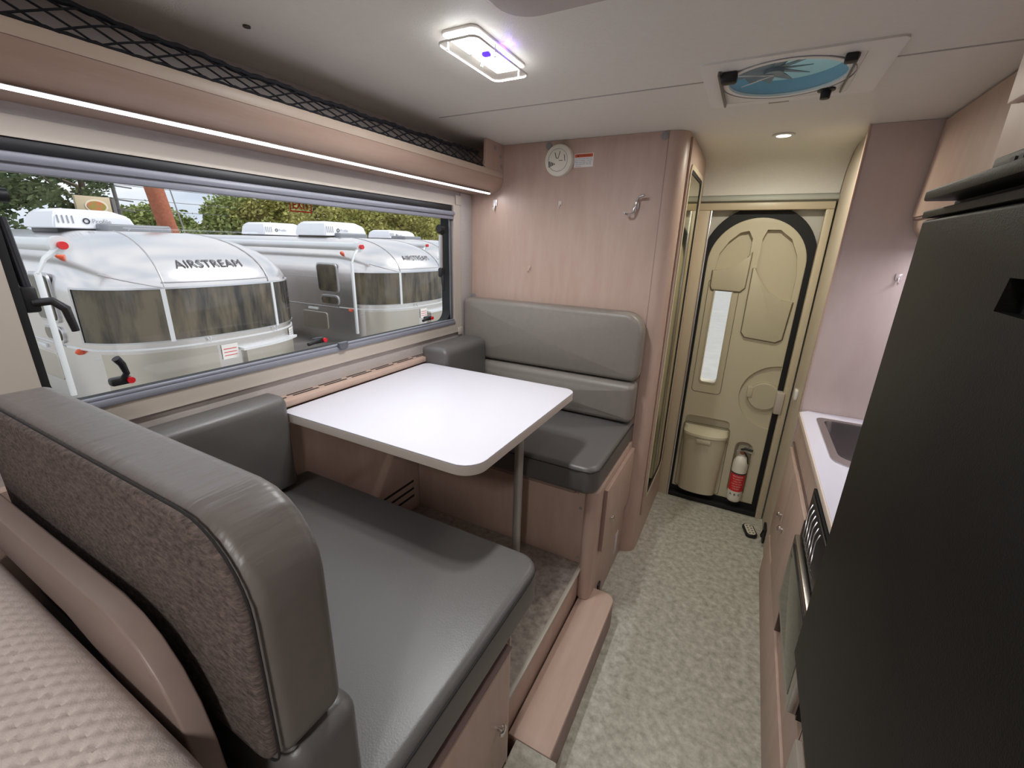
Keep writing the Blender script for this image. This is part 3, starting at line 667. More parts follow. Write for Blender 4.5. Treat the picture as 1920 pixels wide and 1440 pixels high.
# ceiling bits: small black sensor/screw
sc1 = thing('ceiling_fastener', 'tiny dark fastener on the ceiling edge over the shelf', 'fastener', (.25, .98, H))
G().cyl((.235, .93, H-.003), 'z', .008, .003, 14).out('head', mat('bronze', (70, 60, 54), .5), sc1)

# ================================================================== PARTITION ITEMS
sd = thing('smoke_detector', 'round off-white smoke detector on the pink partition wall', 'detector', (.478, 2.177, 1.895))
sx, sz = .478, 1.896
G().lathe((sx, 2.1772, sz), (0, -1, 0), [(.066, 0), (.066, .010), (.064, .022), (.058, .027), (.0005, .029)], 40).out('detector_body', mat('detector_white', (226, 220, 206), .45), sd)
G().ring(circ(sx, sz, .046, 40), circ(sx, sz, .0448, 40), 'y', 2.1482, 2.1498).out('groove', grayp, sd)
g = G()
for k in range(4): g.box(sx-.042+.008*k, sx-.038+.008*k, 2.1478, 2.1492, sz-.028+.003*k, sz-.004-.003*k)
g.out('sounder_slot', ink, sd, False)
g = G(); g.tube([(sx-.014, 2.1475, sz+.03), (sx-.008, 2.1475, sz+.008), (sx+.002, 2.1475, sz+.006), (sx+.010, 2.1475, sz+.034)], .0012, 5).tube([(sx+.006, 2.1475, sz-.002), (sx+.024, 2.1475, sz-.003)], .001, 5).tube([(sx+.03, 2.1478, sz+.02), (sx+.034, 2.1478, sz-.005)], .0012, 5); g.out('marking', ink, sd)
wl_ = thing('warning_label', 'small white warning label with an orange header beside the detector', 'label', (.585, 2.177, 1.895))
G().bev(.545, .632, 2.1765, 2.1774, 1.866, 1.92, .0003).out('label_paper', mat('paper_white', (232, 228, 226), .6), wl_)
hb = G().box(.548, .629, 2.1758, 2.1764, 1.905, 1.918).out('label_header', mat('orange_print', (206, 92, 44), .6), wl_, False)
text('label_title', '\u25B2 WARNING', ink, hb, (.589, 2.1756, 1.9115), (1, 0, 0), (0, 0, 1), .011, .0002, width=.062)
for k in range(5): text('label_line', ['Do not occupy bed with', 'stove or heater in use and', 'keep vents open at night,', 'see manual for safe use', 'and care.'][k], blueink, wl_, (.588 if k < 4 else .565, 2.1761, 1.900-.0072*k), (1, 0, 0), (0, 0, 1), .0075, .0002)
caps = [(.421, 1.960), (.922, 1.962), (.018, 1.268)]
labs = ['grey round screw cap above the smoke detector', 'grey round screw cap near the top right of the partition', 'grey round screw cap just above the far back cushion by the window']
for (x, z), lb in zip(caps, labs):
    o = G().lathe((x, 2.1772, z), (0, -1, 0), [(.0155, 0), (.0155, .0012), (.013, .002), (.0005, .0022)], 22).out('screw_cap', mat('cap_grey', (140, 136, 136), .5), None); tag(o, lb, 'screw cap', 'partition screw caps')
# hooks
hk = thing('coat_hook', 'chrome double coat hook on the pink partition', 'hook', (.845, 2.177, 1.70))
hx = .842
G().bev(hx-.008, hx+.008, 2.168, 2.1772, 1.690, 1.722, .003).out('hook_plate', chrome, hk)
G().tube([(hx, 2.165, 1.722), (hx, 2.152, 1.715), (hx-.004, 2.15, 1.695), (hx-.008, 2.155, 1.674)], .0065, 10).out('hook_stem', chrome, hk)
G().tube([(hx, 2.162, 1.728), (hx+.012, 2.145, 1.738), (hx+.034, 2.135, 1.742)], [.005, .005, .006], 10).out('hook_arm', chrome, hk)
G().tube([(hx-.006, 2.152, 1.676), (hx-.016, 2.135, 1.668), (hx-.036, 2.125, 1.670), (hx-.038, 2.123, 1.680)], [.0045, .0045, .0045, .0055], 10).out('hook_arm', chrome, hk)
def chook(name, label, x, y, z, m, s=1):
    t = thing(name, label, 'hook', (x, y, z), 'small wall hooks')
    G().bev(x-.009*s, x+.009*s, y-.004, y, z-.004*s, z+.018*s, .002).out('hook_plate', m, t)
    G().tube([(x, y-.004, z+.004*s), (x, y-.012, z-.012*s), (x, y-.018, z-.018*s), (x, y-.022, z-.010*s)], .0025*s, 8).out('hook_prong', m, t)
    return t
clear = mat('clear_plastic_hook', (220, 214, 212), .15, spec=.8)
chook('adhesive_hook', 'clear adhesive hook under the end of the LED strip', .145, 2.177, 1.72, clear, 1.3)
chook('adhesive_hook', 'tiny white plastic hook below the smoke detector', .49, 2.177, 1.715, mat('hook_white', (214, 204, 196), .4), .9)
chook('adhesive_hook', 'tiny pinkish hook low on the partition above the back cushion', .346, 2.177, 1.425, mat('hook_pink', (196, 166, 154), .4), .8)
chook('adhesive_hook', 'clear adhesive hook on the lilac galley panel by the fridge', 1.80, 2.349, 1.45, mat('clear_hook_pink', (196, 182, 180), .2, spec=.8), 1.1)
lt = thing('door_catch', 'small white catch on the passage wall right of the rear door', 'catch', (1.62, 2.70, .855))
G().bev(1.606, 1.62, 2.67, 2.72, .83, .88, .004).out('catch_body', whitep, lt)

# mirror door on bathroom side
md = thing('mirror_door', 'tall bathroom door with a long mirror and black gasket facing the aisle', 'door', (1.012, 2.53, .2))
G().bev(1.0105, 1.020, 2.25, 2.80, .20, 1.965, .002).out('door_panel', wood, md)
mo = rr(2.262, 2.71, .285, 1.875, .05); mi = rr(2.280, 2.692, .305, 1.855, .035)
G().ring(mo, mi, 'x', 1.020, 1.026).out('mirror_frame', beige2, md)
G().ring(rr(2.280, 2.692, .305, 1.855, .035), rr(2.296, 2.66, .32, 1.84, .025), 'x', 1.020, 1.024).out('gasket', rubber, md)
G().prism(rr(2.296, 2.66, .32, 1.84, .025), 'x', 1.0201, 1.0215).out('mirror', mirror_tint, md)

# ================================================================== REAR DOOR
dd = sroot('door_1', (1.33, 2.93, 0))
g = G(); g.bev(1.0, 1.066, 2.882, 2.93, 0, 1.7385, .003).bev(1.580, 1.613, 2.882, 2.93, 0, 1.7385, .003).bev(1.0, 1.613, 2.882, 2.93, 1.739, 1.774, .003); g.out('door_frame', beige2, dd)
G().bev(1.066, 1.075, 2.876, 2.884, .0, 1.738, .002).out('frame_bead', alu, dd)
AX, AR = 1.322, .25
def arch(x0, x1, z0, zt_, rb=.02, n=28):
    c = (x0+x1)/2; r = (x1-x0)/2; zc = zt_-r
    return [(x0, z0), (x1, z0)]+[(c+r*math.cos(R(a)), zc+r*math.sin(R(a))) for a in [180*k/n for k in range(n+1)]]
# surround board with arch hole, seal, door slab
sb = G().box(1.05, 1.60, 2.945, 2.99, 0, 1.775).out('surround', mat('surround_white', (200, 196, 186), .5), dd, False)
cut(sb, G().prism(arch(1.075, 1.56, .02, 1.715), 'y', 2.9, 3.05).out('c', white, dd))
def flat_ring(g, po, pi, a, b): g.ring(po, pi, 'y', a, b)
g = G(); flat_ring(g, arch(1.052, 1.59, .004, 1.765), arch(1.086, 1.552, .058, 1.703), 2.925, 2.95); g.out('door_seal', rubber, dd)
G().bev(1.066, 1.580, 2.884, 2.925, .001, .030, .004).out('threshold', rubber, dd)
ps = G().pillow(arch(1.084, 1.553, .062, 1.705), 'y', 2.922, 2.985, .006).out('door_panel', cream, dd)
def c_(pts, a=2.90, b=2.948, ax='y'): return G().prism(pts, ax, a, b).out('c', cream, dd)
pocketA = [(1.130, 1.43), (1.290, 1.43), (1.290, 1.60), (1.268, 1.638), (1.228, 1.63), (1.180, 1.585), (1.142, 1.52)]
pocketB = [(1.330, 1.20), (1.520, 1.16), (1.522, 1.42), (1.505, 1.52), (1.468, 1.60), (1.41, 1.645), (1.352, 1.645), (1.336, 1.60)]
disc = [(p[0], p[1]) for p in circ(1.555, .748, .188, 40, 92, 268)]
disc = [(min(p[0], 1.551), p[1]) for p in disc]
cut(ps, c_(pocketA), c_(pocketB), c_(disc, 2.90, 2.936), c_(rr(1.147, 1.238, .785, 1.343, .02), 2.80, 3.1), c_(rr(1.105, 1.355, .40, .565, .03), 2.90, 2.945), c_(rr(1.402, 1.495, .10, .455, .04), 2.90, 2.962))
pka = [(1.122, 1.345), (1.132, 1.325), (1.275, 1.322), (1.296, 1.345), (1.300, 1.535), (1.283, 1.50), (1.235, 1.455), (1.175, 1.435), (1.122, 1.432)]
pkb = [(1.318, 1.105), (1.338, 1.078), (1.49, 1.065), (1.518, 1.085), (1.530, 1.285), (1.475, 1.285), (1.405, 1.325), (1.355, 1.39), (1.330, 1.455), (1.318, 1.45)]
for pk in (pka, pkb):
    cx_ = sum(p[0] for p in pk)/len(pk); cz_ = min(p[1] for p in pk)+.1
    bd = [(cx_+(p[0]-cx_)*1.045, cz_+(p[1]-cz_)*(1.045 if p[1] < cz_ else 1.0)) for p in pk]
    G().prism(bd, 'y', 2.919, 2.9235).out('pocket_shade', MATS.get('bead_shade_tan') or mat('bead_shade_tan', (112, 102, 80), .6), dd)  # dark tan outline puts shade around each pocket for depth
G().slab(pka, 'y', 2.945, 2.912, .005).out('pocket', cream2, dd)
G().slab(pkb, 'y', 2.945, 2.908, .005).out('pocket', cream2, dd)
G().ring(rr(1.110, 1.272, .718, 1.385, .022), rr(1.113, 1.269, .721, 1.382, .020), 'y', 2.9205, 2.9222).out('window_bead', MATS['bead_shade_tan'], dd)
G().ring(rr(1.143, 1.242, .781, 1.347, .022), rr(1.149, 1.236, .788, 1.341, .018), 'y', 2.917, 2.985).out('door_window_frame', cream2, dd)
G().prism(rr(1.148, 1.237, .786, 1.342, .018), 'y', 2.96, 2.965).out('door_pane', glass, dd)
G().ring(circ(1.49, .75, .086, 36), circ(1.49, .75, .08, 36), 'y', 2.926, 2.936).out('handle_bezel', cream2, dd)
G().pillow(circ(1.492, .75, .08, 32), 'y', 2.936, 2.920, .006).out('handle_dish', cream2, dd)
G().bev(1.405, 1.435, 2.915, 2.936, .735, .80, .005).out('door_handle', cream2, dd)
G().bev(1.55, 1.588, 2.87, 2.925, .675, .80, .006).out('door_lock', beige, dd)
# waste bin
bn = thing('door_bin', 'cream waste bin with a curved lid fixed low on the rear door', 'bin', (1.23, 2.9, .08))
def halfround(x0, x1, yb, d, n=14): return [(x0, yb)]+[((x0+x1)/2-(x1-x0)/2*math.cos(math.pi*k/n), yb-.01-d*math.sin(math.pi*k/n)**.75) for k in range(n+1)]+[(x1, yb)]
def bint(g, z0, z1, x0a, x1a, da, x0b, x1b, db):
    A = halfround(x0a, x1a, 2.922, da); B = halfround(x0b, x1b, 2.922, db); n = len(A); b = len(g.v)
    g.v += [(p[0], p[1], z0) for p in A]+[(p[0], p[1], z1) for p in B]
    g.f.append(tuple(b+k for k in range(n))); g.f.append(tuple(b+n+k for k in range(n))[::-1])
    for k in range(n): g.f.append((b+k, b+(k+1) % n, b+n+(k+1) % n, b+n+k))
g = G(); bint(g, .075, .46, 1.125, 1.338, .055, 1.108, 1.352, .075); g.out('bin_body', cream, bn)
g = G(); bint(g, .462, .476, 1.104, 1.356, .082, 1.104, 1.356, .080); bint(g, .476, .505, 1.104, 1.356, .080, 1.11, 1.35, .03); g.out('bin_lid', mat('bin_lid_cream', (206, 198, 172), .35), bn)
G().bev(1.19, 1.27, 2.826, 2.84, .425, .450, .004).out('bin_grip', cream2, bn)
G().ring(rr(1.10, 1.362, .068, .52, .02), rr(1.103, 1.359, .071, .517, .018), 'y', 2.9195, 2.922).out('bin_bead', MATS['bead_shade_tan'], bn)
# extinguisher
fe = thing('fire_extinguisher', 'white fire extinguisher with red label and black handle mounted on the rear door', 'fire extinguisher', (1.448, 2.9, .09))
ex0, ey0 = 1.448, 2.905
G().lathe((ex0, ey0, .075), 'z', [(.034, 0), (.040, .008), (.0405, .02), (.0405, .235), (.038, .265), (.028, .288), (.014, .298), (.014, .312)], 32).out('cylinder', mat('ext_white', (226, 220, 208), .35), fe)
def band(z0, z1, r, m, a0=180, a1=360, name='label_band'):
    g = G(); n = 20; v = []
    for z in (z0, z1):
        for k in range(n+1):
            a = R(a0+(a1-a0)*k/n); v.append((ex0+r*math.cos(a), ey0+r*math.sin(a), z))
    g.add(v, [(k, k+1, n+2+k, n+1+k) for k in range(n)]); return g.out(name, m, fe)
band(.150, .262, .0408, redlab); band(.262, .272, .0410, ink, 0, 360, 'strap'); 
lbm = mat('label_white', (226, 220, 212), .5)
text('label_title', 'FIRE EXTINGUISHER', lbm, fe, (0, 0, 0), (1, 0, 0), (0, 0, 1), .012, fn=lambda s, t: (ex0+.0413*math.sin(s/.0413), ey0-.0413*math.cos(s/.0413), .248+t), width=.062)
for k, s_ in enumerate(['TO OPERATE', '1 PULL PIN', '2 AIM AT BASE', '3 SQUEEZE', '4 SWEEP']): text('label_line', s_, lbm, fe, (0, 0, 0), (1, 0, 0), (0, 0, 1), .010, fn=lambda s, t, k=k: (ex0+.0413*math.sin((s)/.0413), ey0-.0413*math.cos(s/.0413), .231-.016*k+t))
for k in range(3):
    text('class_mark', 'ABC'[k], ink, fe, (0, 0, 0), (1, 0, 0), (0, 0, 1), .018, fn=lambda s, t, k=k: (ex0+.0413*math.sin((s+(k-1)*.024)/.0413), ey0-.0413*math.cos((s+(k-1)*.024)/.0413), .128+t), bold=.0006)
G().cyl((ex0, ey0, .387), 'z', .012, .02, 16).out('valve', mat('brass_red', (130, 70, 52), .4, .4), fe)
G().tube([(ex0-.035, ey0-.02, .405), (ex0, ey0-.005, .408), (ex0+.05, ey0-.0, .398)], [.003, .005, .004], 8).out('lower_lever', alu, fe)
G().tube([(ex0-.012, ey0-.005, .412), (ex0+.01, ey0-.006, .424), (ex0+.05, ey0-.006, .420)], [.006, .008, .007], 10).out('upper_lever', black, fe)
G().tube([(ex0+.012, ey0-.012, .40), (ex0+.030, ey0-.018, .375), (ex0+.036, ey0-.016, .335)], .004, 8).out('nozzle', black, fe)
G().lathe((ex0-.004, ey0-.012, .398), (0, -1, 0), [(.011, 0), (.011, .006), (.0005, .007)], 18).out('gauge', mat('gauge_brown', (120, 80, 60), .4), fe)
G().bev(ex0-.03, ex0+.03, 2.955, 2.962, .28, .44, .004).out('mount_plate', cream2, fe)

# remote on the floor
rm = thing('remote_control', 'small black and white remote control lying on the floor near the door', 'remote', (1.552, 2.70, .001))
def rot2(pts, c, a): ca, sa = math.cos(a), math.sin(a); return [(c[0]+p[0]*ca-p[1]*sa, c[1]+p[0]*sa+p[1]*ca) for p in pts]
rc = (1.552, 2.705); ra = R(14)
G().pillow(rot2(rr(-.030, .030, -.058, .058, .022), rc, ra), 'z', .001, .022, .006).out('remote_body', black, rm)
fp = G().pillow(rot2(rr(-.022, .022, -.050, .050, .018), rc, ra), 'z', .022, .0235, .0006).out('face_plate', mat('remote_face', (210, 204, 190), .5), rm)
for i in range(4):
    for j in range(2):
        c = rot2([(-.009+.018*j, -.034+.022*i)], rc, ra)[0]; G().cyl((c[0], c[1], .0234), 'z', .0052, .0016, 12).out('button', mat('remote_button', (120, 116, 100), .5), fp)
# small cable fitting near the door frame base
cf = thing('floor_socket', 'small dark fitting low on the passage wall near the door frame', 'fitting', (1.62, 2.55, .05))
G().bev(1.608, 1.62, 2.60, 2.68, .02, .11, .004).out('fitting_body', black, cf)
G().tube([(1.606, 2.62, .09), (1.60, 2.63, .05), (1.606, 2.65, .03)], .004, 8).out('cable', rubber, cf)

# ================================================================== OUTSIDE
GZ = -1.15
gr = sroot('floor_outside'); gr.name = 'ground'
G().box(-60, 10, -40, 60, GZ-.1, GZ).out('asphalt', asphalt, gr, False)

TXF, TYC = -4.15, 3.17
NEX = 2.6; DD = 1.0
def levels(z):
    """inset front, half width at height z"""
    if z <= .95: return 0.0, 1.2
    s = min(1, (z-.95)/.62); c = math.sqrt(max(0, 1-s*s)); return 1.35*(1-c), 1.2-.72*(1-c)
def TP(th, z, o=0):
    """surface point: th -90..90 deg around the nose"""
    ins, w = levels(z); t = R(th); k = 2/NEX
    y = w*math.copysign(abs(math.sin(t))**k, t); x = TXF-ins-DD+DD*abs(math.cos(t))**k
    nx, ny = math.cos(t), math.sin(t); tz = 0
    if z > .95: tz = (z-.95)/.62
    L = math.sqrt(nx*nx+ny*ny+tz*tz)
    return (x+o*nx/L, TYC+y+o*ny/L, z+o*tz/L)
def TX(y, z, o=0):
    ins, w = levels(z); q = min(1, abs((y-TYC)/w)); return TXF-ins-DD*(1-(1-q**NEX)**(1/NEX))+o
def th_of_y(y):
    q = min(1, abs(y)/1.2); return math.copysign(math.degrees(math.asin(q**(NEX/2))), y)
def strip(name, thA, thB, z0, z1, o0, o1, m, parent, nt=20, nz=4):
    g = G(); v = []
    for o_ in (o0, o1):
        for j in range(nz+1):
            for i in range(nt+1): v.append(TP(thA+(thB-thA)*i/nt, z0+(z1-z0)*j/nz, o_))
    n = (nt+1)*(nz+1); f = []
    for b in (0, n):
        for j in range(nz):
            for i in range(nt): a = b+j*(nt+1)+i; f.append((a, a+1, a+nt+2, a+nt+1))
    rim = [i for i in range(nt+1)]+[j*(nt+1)+nt for j in range(1, nz+1)]+[nz*(nt+1)+i for i in range(nt-1, -1, -1)]+[j*(nt+1) for j in range(nz-1, 0, -1)]
    for k in range(len(rim)): a, b = rim[k], rim[(k+1) % len(rim)]; f.append((a, b, b+n, a+n))
    return g.add(v, f).out(name, m, parent, True, 50)
def make_trailer():
    t = thing('travel_trailer', 'nearest rounded silver travel trailer outside, filling the left of the window', 'trailer', (TXF-3, TYC, GZ), 'silver travel trailers outside')
    zs = [-.72, -.5, -.2, .1, .36, .6, .95]+[.95+.62*math.sin(R(a)) for a in (8, 16, 24, 32, 40, 48, 56, 64, 70, 76, 81, 85, 88, 90)]
    ths = [-90+180*i/64 for i in range(65)]
    v = []; f = []; nc = len(ths)+4
    for z in zs:
        ins, w = levels(z)
        row = [(-13, TYC-w, z), (-9, TYC-w, z)]+[TP(a, z) for a in ths]+[(-9, TYC+w, z), (-13, TYC+w, z)]
        if z == -.72: row = [(p[0] if abs(p[0]) > 8 else p[0]-.12, TYC+(p[1]-TYC)*.95, p[2]) for p in row]
        v += row
    for j in range(len(zs)-1):
        for i in range(nc-1): a = j*nc+i; f.append((a, a+1, a+nc+1, a+nc))
    tb_ = (len(zs)-1)*nc; f.append(tuple(tb_+i for i in range(nc))); f.append(tuple(range(nc))[::-1])
    mk('body_shell', v, f, skin, t, True, 60)
    # windows: three wrapping panes
    ya, yb = th_of_y(-.60), th_of_y(.62)
    for a, b in ((-72, ya-1.2), (ya+1.2, yb-1.2), (yb+1.2, 66)): 
        strip('window_pane', a, b, .435, .985, .004, .016, tglass, t, 18, 4)
    strip('window_frame', -74, 68, .985, 1.003, .0, .024, alu, t, 40, 1)
    strip('window_frame', -74, 68, .418, .435, .0, .024, alu, t, 40, 1)
    for a in (ya, yb): strip('window_mullion', a-1.1, a+1.1, .42, .99, .0, .028, awn, t, 2, 2)
    for a in (-73.5, 67.3): strip('window_mullion', a-.8, a+.8, .42, .99, .0, .022, alu, t, 2, 2)
    strip('belt_line', -90, 90, .345, .36, .0, .014, awn, t, 50, 1)
    strip('lower_seam', -70, 66, .25, .256, .0, .008, alu, t, 40, 1)
    # dome panel seams
    for s_, w_ in ((-1, .58), (1, .60)):
        g = G(); pts = []
        for k in range(22):
            z = 1.0+.569*math.sin(R(90*k/21)); y = TYC+s_*w_*(1-.35*(k/21)**2); pts.append((TX(y, z)+.004, y, z+.002))
        g.tube(pts, .007, 5); g.out('panel_seam', mat('seam_shadow', (190, 188, 190), .4, .6), t)
    g = G(); g.tube([(TX(TYC+k*.1, 1.055)+.01, TYC+k*.1, 1.055) for k in range(-6, 7)], .006, 5); g.out('brow_trim', alu, t)
    g = G(); g.tube([TP(th_of_y(-.58)-12*k/8*2.6, 1.0+.085*k/8*1.6, .004) for k in range(9)], .005, 5); g.out('panel_seam', MATS['seam_shadow'], t)
    text('lettering', 'AIRSTREAM', mat('badge_grey', (66, 64, 70), .6), t, (0, 0, 0), (0, 1, 0), (0, 0, 1), .125, fn=lambda s, q: (TX(TYC-.03+s, 1.235+q*.9, .012), TYC-.03+s, 1.235+q*.9), bold=0, width=.73)
    # front details
    strip('box_lid', th_of_y(.05), th_of_y(.88), .205, .235, .0, .10, awn, t, 10, 1)
    strip('storage_box', th_of_y(.10), th_of_y(.84), -.30, .205, .0, .06, skin2, t, 10, 2)
    strip('front_panel', -64, th_of_y(-.20), -.4, .31, .0, .010, skin2, t, 16, 3)
    for yy, zz in ((-.28, .40), (.58, .40)): G().tube([(TX(TYC+yy, zz)+.03, TYC+yy-.02, zz+.02), (TX(TYC+yy, zz)+.05, TYC+yy, zz-.03), (TX(TYC+yy, zz)+.03, TYC+yy+.02, zz+.02)], .008, 6).out('window_clasp', alu, t)
    st_ = strip('warning_sticker', th_of_y(-.16), th_of_y(.03), .12, .30, .010, .014, whitep, t, 4, 1)
    for k in range(3): strip('sticker_line', th_of_y(-.14), th_of_y(.01), .16+.04*k, .168+.04*k, .0142, .016, redlab, t, 4, 1)
    strip('notice_sheet', th_of_y(.86), th_of_y(1.06), .17, .33, .010, .014, whitep, t, 4, 1)
    for k in range(4): strip('sheet_line', th_of_y(.875), th_of_y(1.04), .20+.03*k, .206+.03*k, .0142, .016, blueink, t, 4, 1)
    for a, z in ((-80, 1.30), (-80, .32)):
        p = Vector(TP(a, z)); G().lathe(p, (.6, -.7, .1), [(.035, 0), (.032, .03), (.012, .07), (.001, .075)], 16).out('marker_light', orange, t)
    # awning roller along the left side with arm and post
    ys = TYC-1.2
    G().tube([(-4.55, ys-.02, 1.42), (-11.5, ys-.02, 1.42)], .065, 14).out('awning_roller', awn, t)
    G().tube([(-4.47, ys-.03, 1.42), (-4.56, ys-.03, 1.42)], .085, 18).out('roller_cap', awn, t)
    G().tube([(-4.42, ys-.03, 1.42), (-4.47, ys-.03, 1.42)], .036, 18).out('cap_badge', redlab, t)
    G().tube([(-4.50, ys-.04, 1.40), (-4.48, ys-.17, 1.30), (-4.46, ys-.25, 1.17)], [.035, .022, .016], 8).out('awning_elbow', awn, t)
    G().bev(-4.49, -4.45, ys-.27, ys-.225, -.02, 1.18, .008).out('awning_post', awn, t)
    # side windows
    for (z0, z1, xa, xb) in ((.60, 1.13, -5.66, -5.12), (.375, .56, -5.62, -5.14)):
        G().pillow(rr(xa, xb, z0, z1, .08), 'y', ys+.005, ys-.02, .004).out('side_window_frame', alu, t)
        G().pillow(rr(xa+.03, xb-.03, z0+.03, z1-.03, .06), 'y', ys-.015, ys-.03, .004).out('side_window', tglass, t)
    G().bev(-12.5, -5.2, ys-.012, ys+.001, .335, .35, .002).out('side_belt', alu, t)
    for k in range(3): G().bev(-12.5, -5.2, ys-.006, ys+.001, .86+.0*k-.0, .868, .002).out('side_seam', MATS['seam_shadow'], t) if k == 0 else None
    g = G()
    G().pillow(rr(-6.2, -5.5, -.1, .22, .05), 'y', ys, ys-.015, .004).out('service_door', skin2, t)
    G().bev(-6.0, -5.75, ys-.02, ys, .14+.12, .26+.04, .003).out('badge_plate', awn, t)
    # wheels + tongue (below)
    for xx in (-8.2, -9.1):
        for yy in (ys+.05, TYC+.98): G().lathe((xx, yy, GZ+.36), 'y', [(.18, 0), (.34, .02), (.36, .06), (.36, .16), (.34, .20), (.18, .22)], 28).out('wheel', rubber, t)
    g = G(); g.tube([(TXF-.3, TYC-.7, -.72), (TXF+1.0, TYC, -.74)], .05, 6).tube([(TXF-.3, TYC+.7, -.72), (TXF+1.0, TYC, -.74)], .05, 6); g.out('tow_frame', black, t)
    G().tube([(TXF+.95, TYC, -.74), (TXF+.95, TYC, GZ)], .035, 10).out('jack', alu, t)
    # roof vent cover
    G().pillow(rr(-6.55, -6.0, TYC-.35, TYC+.45, .08), 'z', 1.56, 1.66, .03).out('roof_hatch', mat('hatch_grey', (128, 132, 138), .3), t)
    return t
tr1 = make_trailer()
tr2 = copy_tree(tr1); tr2.location = tr1.location+Vector((-.05, 3.72, 0.02)); tr2['label'] = 'second silver travel trailer outside, partly behind the right window edge'
tr3 = copy_tree(tr1); tr3.location = tr1.location+Vector((-1.8, 7.6, 0.05)); tr3['label'] = 'third silver travel trailer, only its roof corner seen far right of the window'
# AC units
def ac(x, y, z, L, Wd, Hh, label, rot=0):
    t = thing('roof_air_conditioner', label, 'air conditioner', (x, y, z), 'white rooftop air conditioners')
    v = []; f = []
    g = G()
    def ring_(z_, a, b, c, d): return [(x+a, y+c, z+z_), (x+b, y+c, z+z_), (x+b, y+d, z+z_), (x+a, y+d, z+z_)]
    v = ring_(.0, -L/2, L/2, -Wd/2, Wd/2)+ring_(.03, -L/2, L/2, -Wd/2, Wd/2)+ring_(Hh*.72, -L/2+.03, L/2-.01, -Wd/2+.03, Wd/2-.06)+ring_(Hh, -L/2+.12, L/2-.10, -Wd/2+.10, Wd/2-.22)
    for j in range(3):
        for k in range(4): f.append((4*j+k, 4*j+(k+1) % 4, 4*j+4+(k+1) % 4, 4*j+4+k))
    f += [(3, 2, 1, 0), (12, 13, 14, 15)]
    b = bmesh.new(); vs_ = [b.verts.new(p) for p in v]
    for q in f: b.faces.new([vs_[i] for i in q])
    bmesh.ops.bevel(b, geom=b.edges[:], offset=.02, segments=2, affect='EDGES'); b.verts.index_update()
    G().add([q.co for q in b.verts], [[q.index for q in fa.verts] for fa in b.faces]).out('shroud', acw, t, True, 50); b.free()
    G().bev(x-L/2+.04, x+L/2-.04, y-Wd/2+.04, y+Wd/2-.04, z-.05, z+.004, .004).out('base_gasket', black, t)
    for k in range(4): G().add([(x+L/2+.004, y-Wd/2+.05+.045*k, z+.06), (x+L/2+.004, y-Wd/2+.065+.045*k, z+.06), (x+L/2-.004, y-Wd/2+.065+.045*k, z+Hh*.66), (x+L/2-.004, y-Wd/2+.05+.045*k, z+Hh*.66)], [(0, 1, 2, 3)]).out('vent_slot', grayp, t, False)
    G().ring(circ(y-Wd/2+.32, z+Hh*.4, .035, 20), circ(y-Wd/2+.32, z+Hh*.4, .022, 20), 'x', x+L/2, x+L/2+.006).out('logo_ring', ink, t)
    text('lettering', 'Profile', grayp, t, (x+L/2+.004, y-Wd/2+.47, z+Hh*.4), (0, 1, 0), (0, 0, 1), .075, .003)
    return t
ac(-6.6, 2.84, 1.59, .9, .84, .23, 'largest white rooftop air conditioner, on the nearest trailer')
ac(-9.3, 7.38, 1.62, .9, 1.12, .28, 'white rooftop air conditioner on the second trailer, left one of its pair')
ac(-6.6, 6.85, 1.62, .9, 1.08, .27, 'white rooftop air conditioner on the second trailer, right one of its pair')
ac(-9.0, 11.2, 1.64, .9, 1.2, .24, 'farthest and smallest white rooftop air conditioner, right of the pair')

# trees
def leaves(name, clumps, n, size, m, parent, seed):
    rnd = random.Random(seed); v = []; f = []
    for _ in range(n):
        c, r = rnd.choice(clumps); d = Vector((rnd.gauss(0, 1), rnd.gauss(0, 1), rnd.gauss(0, 1))).normalized()*(rnd.random()**.4)
        p = Vector(c)+Vector((d.x*r[0], d.y*r[1], d.z*r[2])); s = size*(.6+.8*rnd.random())
        a = Vector((rnd.gauss(0, 1), rnd.gauss(0, 1), rnd.gauss(0, .6))).normalized(); b = a.orthogonal().normalized()*.55
        k = len(v); v += [p-a*s*.5, p+b*s*.5, p+a*s*.5, p-b*s*.5]; f.append((k, k+1, k+2, k+3))
    fo_ = off(parent); me = bpy.data.meshes.new(name); me.from_pydata([tuple(q-fo_) for q in v], [], f); me.materials.append(m); me.update()
    return link(name, me, parent)
def tree(x, y, top, wid, m, label, seed, n=5000, size=.22, sparse=False, low=-.5):
    t = thing('tree', label, 'tree', (x, y, GZ), 'trees behind the trailers')
    rnd = random.Random(seed)
    g = G(); g.tube([(x, y, GZ), (x+.1, y, top*.3), (x+.05, y+.1, top*.75)], [.28, .2, .07], 8)
    for k in range(9 if sparse else 0):
        a = rnd.random()*6.28; z0 = rnd.uniform(.2, .7)*top; g.tube([(x, y, z0), (x+math.cos(a)*wid*.3, y+math.sin(a)*wid*.35, z0+.5), (x+math.cos(a)*wid*.5, y+math.sin(a)*wid*.6, z0+1.1)], [.09, .06, .02], 5)
    g.out('trunk', bark, t)
    cl = []
    hh = top-low
    for k in range(30 if not sparse else 22):
        a = rnd.random()*6.28; q = rnd.random(); zz = low+hh*(.15+.72*q); rad = wid*.5*math.sqrt(rnd.random())*math.sqrt(max(.12, 1-(.9*(.15+.72*q))**4))
        s = rnd.uniform(.16, .30)*wid*(.75 if sparse else 1)
        cl.append(((x+math.cos(a)*rad, y+math.sin(a)*rad, zz), (s, s, s*.7)))
    leaves('foliage', cl, n, size, m, t, seed)
